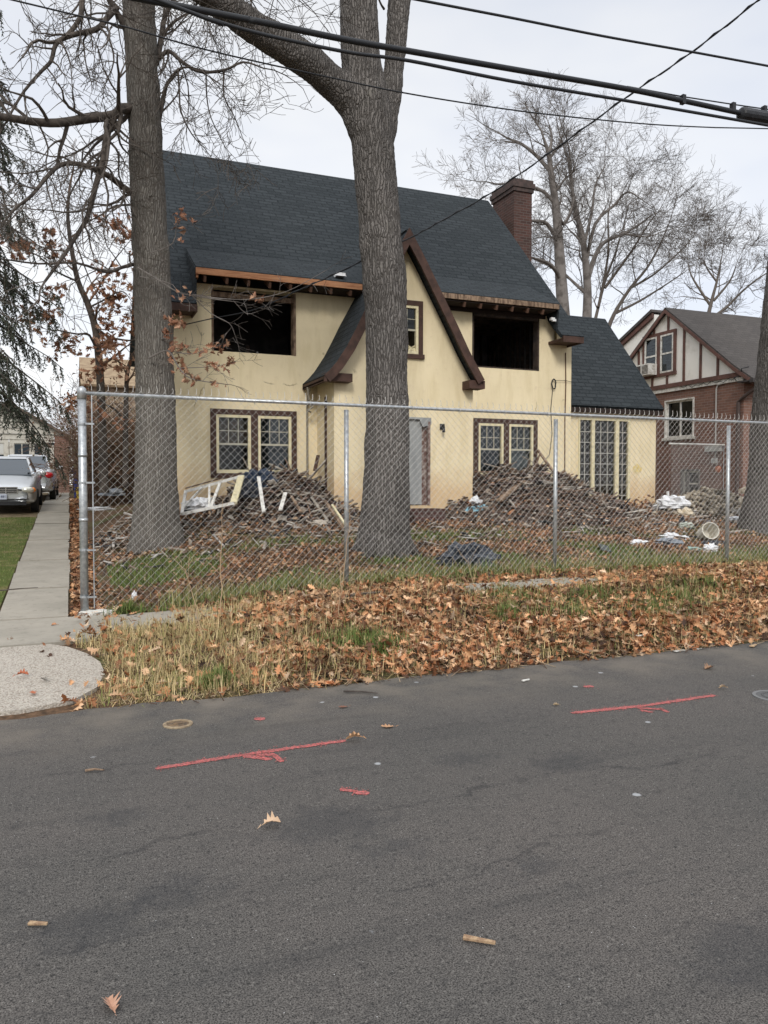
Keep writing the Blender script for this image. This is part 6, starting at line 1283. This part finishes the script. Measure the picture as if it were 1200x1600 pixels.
# thin debris bits among the leaves
pts, g_ = scatter(2600, .2, 9, 5.72, 9.3, lambda x, y: .3+.7*math.exp(-((y-5.95)/.2)**2), 26)
T = np.array([(x, y, max(gz(x, y), 0)+.015+abs(g_.normal(0, .02))) for x, y in pts]); M = len(T)
Rb = rots(g_, M, .25)*np.stack([g_.exponential(.05, M)+.02, g_.uniform(.003, .007, M), g_.uniform(.003, .006, M)], 1)[:, None, :]
bx = [(-.5, -.5, -.5), (.5, -.5, -.5), (.5, .5, -.5), (-.5, .5, -.5), (-.5, -.5, .5), (.5, -.5, .5), (.5, .5, .5), (-.5, .5, .5)]; BF = [(0, 3, 2, 1), (4, 5, 6, 7), (0, 1, 5, 4), (1, 2, 6, 5), (2, 3, 7, 6), (3, 0, 4, 7)]
tag(inst('twig_litter', bx, BF, Rb, T, np.array([(.30, .22, .15), (.42, .33, .22), (.12, .08, .06)])[g_.integers(0, 3, M)], COLM), 'fine broken twigs scattered along the road verge', 'twigs', kind='stuff')
pts, g_ = scatter(2300, .4, 16, 11.5, 15.9, lambda x, y: .12+.88*max(0, nz2(x, y, .5, 31)+.25)*sm((y-11.5)/3)*(.25 if 5.5 < x < 8 else 1), 27)
T = np.array([(x, y, gz(x, y)+.02+abs(g_.normal(0, .03))) for x, y in pts]); M = len(T)
Rb = rots(g_, M, .3)*np.stack([g_.exponential(.14, M)+.05, g_.uniform(.01, .06, M), g_.uniform(.008, .03, M)], 1)[:, None, :]
tag(inst('scattered_debris', bx, BF, Rb, T, np.array([(.30, .25, .20), (.45, .40, .34), (.12, .09, .07), (.06, .06, .065), (.55, .53, .50), (.2, .15, .12)])[g_.integers(0, 6, M)]*g_.uniform(.7, 1.1, (M, 1)), COLM), 'small bits of lath and plaster strewn over the yard', 'debris', kind='stuff')
# tall dead weeds
rng = random.Random(6)
for i, (px, y0, y1, Y, lab, ar) in enumerate(((345, 1000, 782, 8.3, 'tall straight dead weed stalk before the left heap', .05), (533, 905, 800, 9.15, 'dead weed stalk leaning beside the second steel post', .25), (528, 1000, 880, 7.6, 'thin dry weed stalk in front of the second post', .1), (1100, 940, 872, 8.6, 'dry tufted weed below the small white bag', .3), (320, 1020, 890, 7.4, 'slanting dry weed stalk above the straw grass', -.5))):
    b = atY(px, y0, Y); b.z = gz(b.x, Y); tpt = atY(px+60*ar, y1, Y); o_ = thing('weed', lab, 'weed', tuple(b), 'dead weeds on the verge'); m = MB(); P = [b.lerp(tpt, k/8)+Vector((rng.gauss(0, .008), rng.gauss(0, .008), 0)) for k in range(9)]
    m.tube(P, [.006, .006, .005, .005, .004, .004, .003, .002, .002], 5); 
    for k in range(9): grow(m, P[rng.randint(1, 8)], Vector((rng.uniform(-1, 1), rng.uniform(-1, 1), .9)), .16, .002, 1, rng, rmin=.0013, kids=(1, 3))
    m.build('stalk', mat('dead_weed', (.42, .30, .19), .9) if 'dead_weed' not in MATS else MATS['dead_weed'], o_)
rng = random.Random(16); wb = MB(); 
for k in range(46):
    x = rng.uniform(1.7, 3.4) if k % 3 else rng.uniform(3.4, 6); y = rng.uniform(6.3, 8.2); b = Vector((x, y, gz(x, y))); grow(wb, b, Vector((rng.uniform(-.9, .9), rng.uniform(-.9, .5), .7)), rng.uniform(.25, .55), .003, 1, rng, rmin=.0013, kids=(2, 4), droop=-.12)
tag(wb.build('dead_brush', MATS['dead_weed']), 'low tangle of thin dead brush stems in the leaf strip', 'brush', kind='stuff')
# ------------------------------------------------------------------ things on the road
def one_leaf(px, py, L, rot, v, col, lab, zoff=.02, tilt=.0):
    p = atZ(px, py, 0); 
    if p.y > 5.9: p = atZ(px, py, gz(p.x, p.y)+.05); z = gz(p.x, p.y)+.045
    else: z = .006
    Rz = np.array(Euler((tilt, .05, rot)).to_matrix())*L; zmin = (LV[v] @ Rz.T)[:, 2].min()
    P = Vector((p.x, p.y, z-zmin)); m = MB(); m.add([P+Vector(q) for q in (LV[v] @ Rz.T)], LFc, col); o = m.build('oak_leaf', LEAF, None, off=P, color=True); tag(o, lab, 'leaf', 'single oak leaves lying on the pavement')
one_leaf(555, 1158, .115, 1.5, 1, (.50, .30, .17), 'curled tan oak leaf at the right end of the left red line')
one_leaf(608, 1137, .10, 1.3, 0, (.45, .27, .16), 'tan oak leaf just above and right of the left red line')
one_leaf(422, 1293, .10, -1.4, 1, (.58, .42, .29), 'pale oak leaf alone in mid road beside a dark stain')
one_leaf(175, 1577, .085, .2, 3, (.52, .32, .23), 'pinkish folded oak leaf nearest the camera')
one_leaf(538, 1106, .08, 1.6, 0, (.20, .10, .07), 'small dark leaf near the road edge')
one_leaf(1130, 1077, .07, 1.4, 1, (.50, .36, .22), 'small tan leaf at the end of the right red line')
one_leaf(1106, 1046, .12, -1.4, 3, (.30, .18, .11), 'rolled brown leaf above the right red line')
one_leaf(33, 1048, .10, -1.5, 1, (.38, .12, .06), 'reddish leaf on the gravel apron, farther one')
one_leaf(52, 1077, .085, .3, 0, (.42, .14, .07), 'reddish leaf on the gravel apron, nearer one')
one_leaf(70, 1055, .09, .6, 3, (.25, .24, .22), 'grey curled leaf on the gravel apron')
one_leaf(870, 1103, .05, 1.2, 3, (.42, .32, .2), 'tiny leaf left of the right red line')
def stick(a, b, r_, mat_, lab, flat=False):
    p, q = atZ(a[0], a[1], .006+r_), atZ(b[0], b[1], .006+r_)
    if p.y > 5.95: p.z = gz(p.x, p.y)+.09; q.z = gz(q.x, q.y)+.09
    m = MB(); mid = p.lerp(q, .5)+Vector((0, .01, .003))
    if flat: m.obox(p.lerp(q, .5), ((q-p).length, r_*3, r_*1.2), Euler((.1, 0, math.atan2((q-p).y, (q-p).x))), taper=.5)
    else: m.tube([p, p.lerp(mid, .5), mid, q], [r_, r_*1.1, r_*.9, r_*.5], 6)
    tag(m.build('stick', mat_, None, off=mid), lab, 'stick', 'sticks and splinters on the pavement')
SPL = mat('pale_splinter', (.46, .33, .20), .85, noisy=(30, (.25, .16, .1), .4, .6))
stick((724, 1464), (774, 1473), .007, SPL, 'pale wood splinter in the foreground right of centre', True); stick((45, 1442), (74, 1443), .006, SPL, 'short yellowish splinter at lower left', True)
stick((133, 1204), (163, 1203), .007, MATS['weathered_lumber'], 'grey stick in the road below the gravel apron'); stick((537, 1080), (590, 1083), .008, BARKD, 'dark twig at the road edge in the middle')
stick((540, 980), (597, 972), .02, BARKD, 'thick dark branch lying in the leaf strip'); stick((0, 957), (60, 952), .008, BARKD, 'thin twig across the driveway path'); stick((1108, 1006), (1135, 1010), .010, BARKD, 'dark twig in the leaves at the right road edge')
for i, (px, py, L, lab) in enumerate(((935, 1020, .30, 'long pale wood chip on the leaf edge above the right red line'), (1002, 1004, .12, 'white chip at the grass edge'), (1062, 1015, .16, 'pale chip on the road edge right of the white chip'), (1093, 1012, .08, 'small pale chip farthest right at the road edge'), (822, 1061, .09, 'small white chip on the road edge in the middle'), (1178, 1007, .18, 'curled brown bark strip at the far right road edge'))):
    p = atZ(px, py, .02); p.z = max(.012, gz(p.x, p.y)+.05) if p.y > 5.85 else .012; m = MB(); m.obox(p, (L, L*.25, .008), Euler((.08, .05, .1*i)), taper=.4); tag(m.build('wood_chip', SPL if i in (0, 5) else WHITE, None, off=p), lab, 'wood chip', 'wood chips along the road edge')
def spray(label, segs):
    m = MB(); rr = random.Random(hash(label) % 99 if False else len(label))
    for (a, b, w) in segs:
        p, q = atZ(a[0], a[1], .003), atZ(b[0], b[1], .003); d = (q-p); L = d.length; d.normalize(); s = Vector((-d.y, d.x, 0)); N = max(6, int(L/.02)); prev = None
        for i in range(N+1):
            t = i/N; ww_ = w*(1-abs(2*t-1)**8*.4)
            c = p+d*(L*t)+s*(.006*noise.noise((t*9, w*50, 0))); cur = (c+s*ww_*(.5+.22*noise.noise((t*L*45, 3, 1))), c-s*ww_*(.5+.22*noise.noise((t*L*45, 9, 2))))
            if prev: m.add([prev[0], prev[1], cur[1], cur[0]], [(0, 1, 2, 3)])
            prev = cur
        for k in range(int(L*420)):
            t = rr.random(); c = p+d*(L*t)+s*rr.gauss(0, w*.55); r_ = rr.uniform(.0018, .005); c.z = .0045
            m.add([c+Vector((math.cos(j*1.26)*r_, math.sin(j*1.26)*r_, 0)) for j in range(5)], [(0, 1, 2, 3, 4)])
    o = m.build('paint_marking', PAINT, None); o.location = (0, 0, 0); tag(o, label, 'paint marking', 'red utility paint marks sprayed on the asphalt')
spray('long red paint line on the left with an arrow stroke', [((243, 1201), (380, 1179), .045), ((380, 1179), (540, 1157), .042), ((380, 1181), (425, 1186), .045), ((400, 1180), (430, 1178), .04), ((428, 1179), (441, 1190), .035)])
spray('long red paint line on the right with an arrow stroke', [((893, 1114), (1010, 1102), .05), ((1010, 1102), (1117, 1086), .045), ((995, 1106), (1035, 1108), .035), ((1030, 1106), (1044, 1113), .03), ((1000, 1109), (1020, 1113), .03)])
spray('red paint dot above the left line', [((397, 1123), (414, 1123), .06)]); spray('short red paint dash below the left line', [((531, 1233), (556, 1236), .03), ((552, 1238), (577, 1239), .045)]); spray('red paint dot above the right line', [((912, 1073), (927, 1072), .05)])
VC = thing('valve_cover', 'small rusty round valve cover set in the road', 'valve cover', tuple(atZ(278, 1132, 0))); p = atZ(278, 1132, 0); RUST = mat('rusty_iron', (.22, .15, .09), .8, .3, noisy=(30, (.10, .075, .055), .4, .6))
m = MB(); m.lathe(p, [(.098, .0), (.098, .007), (.075, .009), (.074, .004)], 28); m.build('rim', mat('sandy_rim', (.33, .26, .17), .9, noisy=(30, (.2, .15, .1), .4, .6)), VC); m = MB(); m.lathe(p, [(.072, .0), (.072, .005), (.0, .006)], 24); m.box(p.x-.03, p.x+.03, p.y-.008, p.y+.008, .005, .010); m.build('lid', RUST, VC)
VM = thing('manhole_cover', 'grey manhole cover cut by the right edge of the road view', 'manhole cover', tuple(atZ(1212, 1088, 0))); p = atZ(1214, 1089, 0)
m = MB(); m.lathe(p, [(.17, 0), (.17, .008), (.145, .008), (.145, .004)], 32); m.build('rim', mat('iron_rim', (.20, .20, .20), .7, .4), VM); m = MB(); m.lathe(p, [(.143, 0), (.143, .006), (.001, .0065)], 32)
for r0 in (.05, .10):
    for k in range(28): t0 = k*math.tau/28; m.box(p.x+math.cos(t0)*r0-.007, p.x+math.cos(t0)*r0+.007, p.y+math.sin(t0)*r0-.007, p.y+math.sin(t0)*r0+.007, .0068, .010)
m.build('lid', mat('iron_lid', (.13, .13, .13), .6, .5), VM)
# ------------------------------------------------------------------ overhead wires
def wire(name, label, pl, Y, r_, mat_=WIRE, ext=True, cat='cable'):
    P = [atY(a, b, y if y is not None else Y) for a, b, y in [(q+(None,))[:3] for q in pl]]
    if ext:
        d0 = (P[0]-P[1]).normalized(); d1 = (P[-1]-P[-2]).normalized(); P = [P[0]+d0*8]+P+[P[-1]+d1*8]
    t = thing(name, label, cat, tuple(P[0]), 'overhead utility lines'); m = MB(); Q = []
    for i in range(len(P)-1):
        p0, p1, p2, p3 = P[max(i-1, 0)], P[i], P[i+1], P[min(i+2, len(P)-1)]
        for k in range(6): u = k/6; Q.append(.5*((2*p1)+(p2-p0)*u+(2*p0-5*p1+4*p2-p3)*u*u+(3*p1-p0-3*p2+p3)*u*u*u))
    Q.append(P[-1]); m.tube(Q, r_, 10); m.build('cable', mat_, t, smooth=True); return t, Q
YW = 7.6
tA, QA = wire('telephone_cable', 'thickest black overhead cable bundle crossing the oak trunks', [(240, 2), (400, 33), (540, 62), (640, 80), (800, 108), (980, 139), (1070, 158), (1200, 186)], YW, .031)
sp = MB(); a, b = atY(1157, 178, YW), atY(1300, 202, YW); d = (b-a).normalized(); sp.tube([a-d*.02, a, a+d*.02, b], [.03, .07, .085, .085], 14); sp.build('splice_case', BLK, tA)
ms = MB(); ms.tube([atY(980, 135, YW), atY(1067, 151, YW), atY(1145, 163, YW), atY(1200, 171, YW), atY(1330, 190, YW)], .008, 6); ms.build('messenger_wire', WIRE, tA)
cl = MB()
for px, py in ((1067, 156), (1145, 168), (1194, 173)): q = atY(px, py, YW); cl.box(q.x-.025, q.x+.025, q.y-.03, q.y+.03, q.z-.05, q.z+.055)
cl.build('clamp', BLK, tA)
wire('telephone_cable', 'second black overhead cable just under the thickest one', [(230, -6), (305, 22), (400, 51), (540, 81), (640, 95), (800, 127), (1000, 161), (1155, 188)], YW-.1, .018)
wire('power_cable', 'uppermost overhead cable at the top right', [(655, 0), (800, 28), (940, 56), (1075, 80), (1200, 103)], YW+1.2, .016)
wire('power_cable', 'thin overhead wire sagging below the others', [(20, 0), (120, 24), (200, 43), (300, 72), (400, 96), (520, 122), (620, 143), (740, 163), (850, 178), (1000, 193), (1110, 199), (1200, 201)], YW+.3, .008)
P = [(1240, -50, 7.3), (1185, 0, 8.0), (1080, 82, 9.1), (980, 151, 10.2), (870, 231, 11.5), (770, 300, 12.6), (690, 345, 13.3), (640, 372, 13.7), (530, 425, 14.5), (470, 452, 14.9), (400, 483, 15.4), (330, 498, 15.7), (268, 512, 15.93)]
tD, QD = wire('service_drop', 'twisted service cable running diagonally down to the house wall', P, 0, .011, ext=False)
tw = MB(); T_ = []
for i, q in enumerate(QD[:-12]): T_.append(q+Vector((.02*math.cos(i*2.1), 0, .02*math.sin(i*2.1))))
tw.tube(T_, .009, 6); tw.build('twisted_conductor', WIRE, tD)
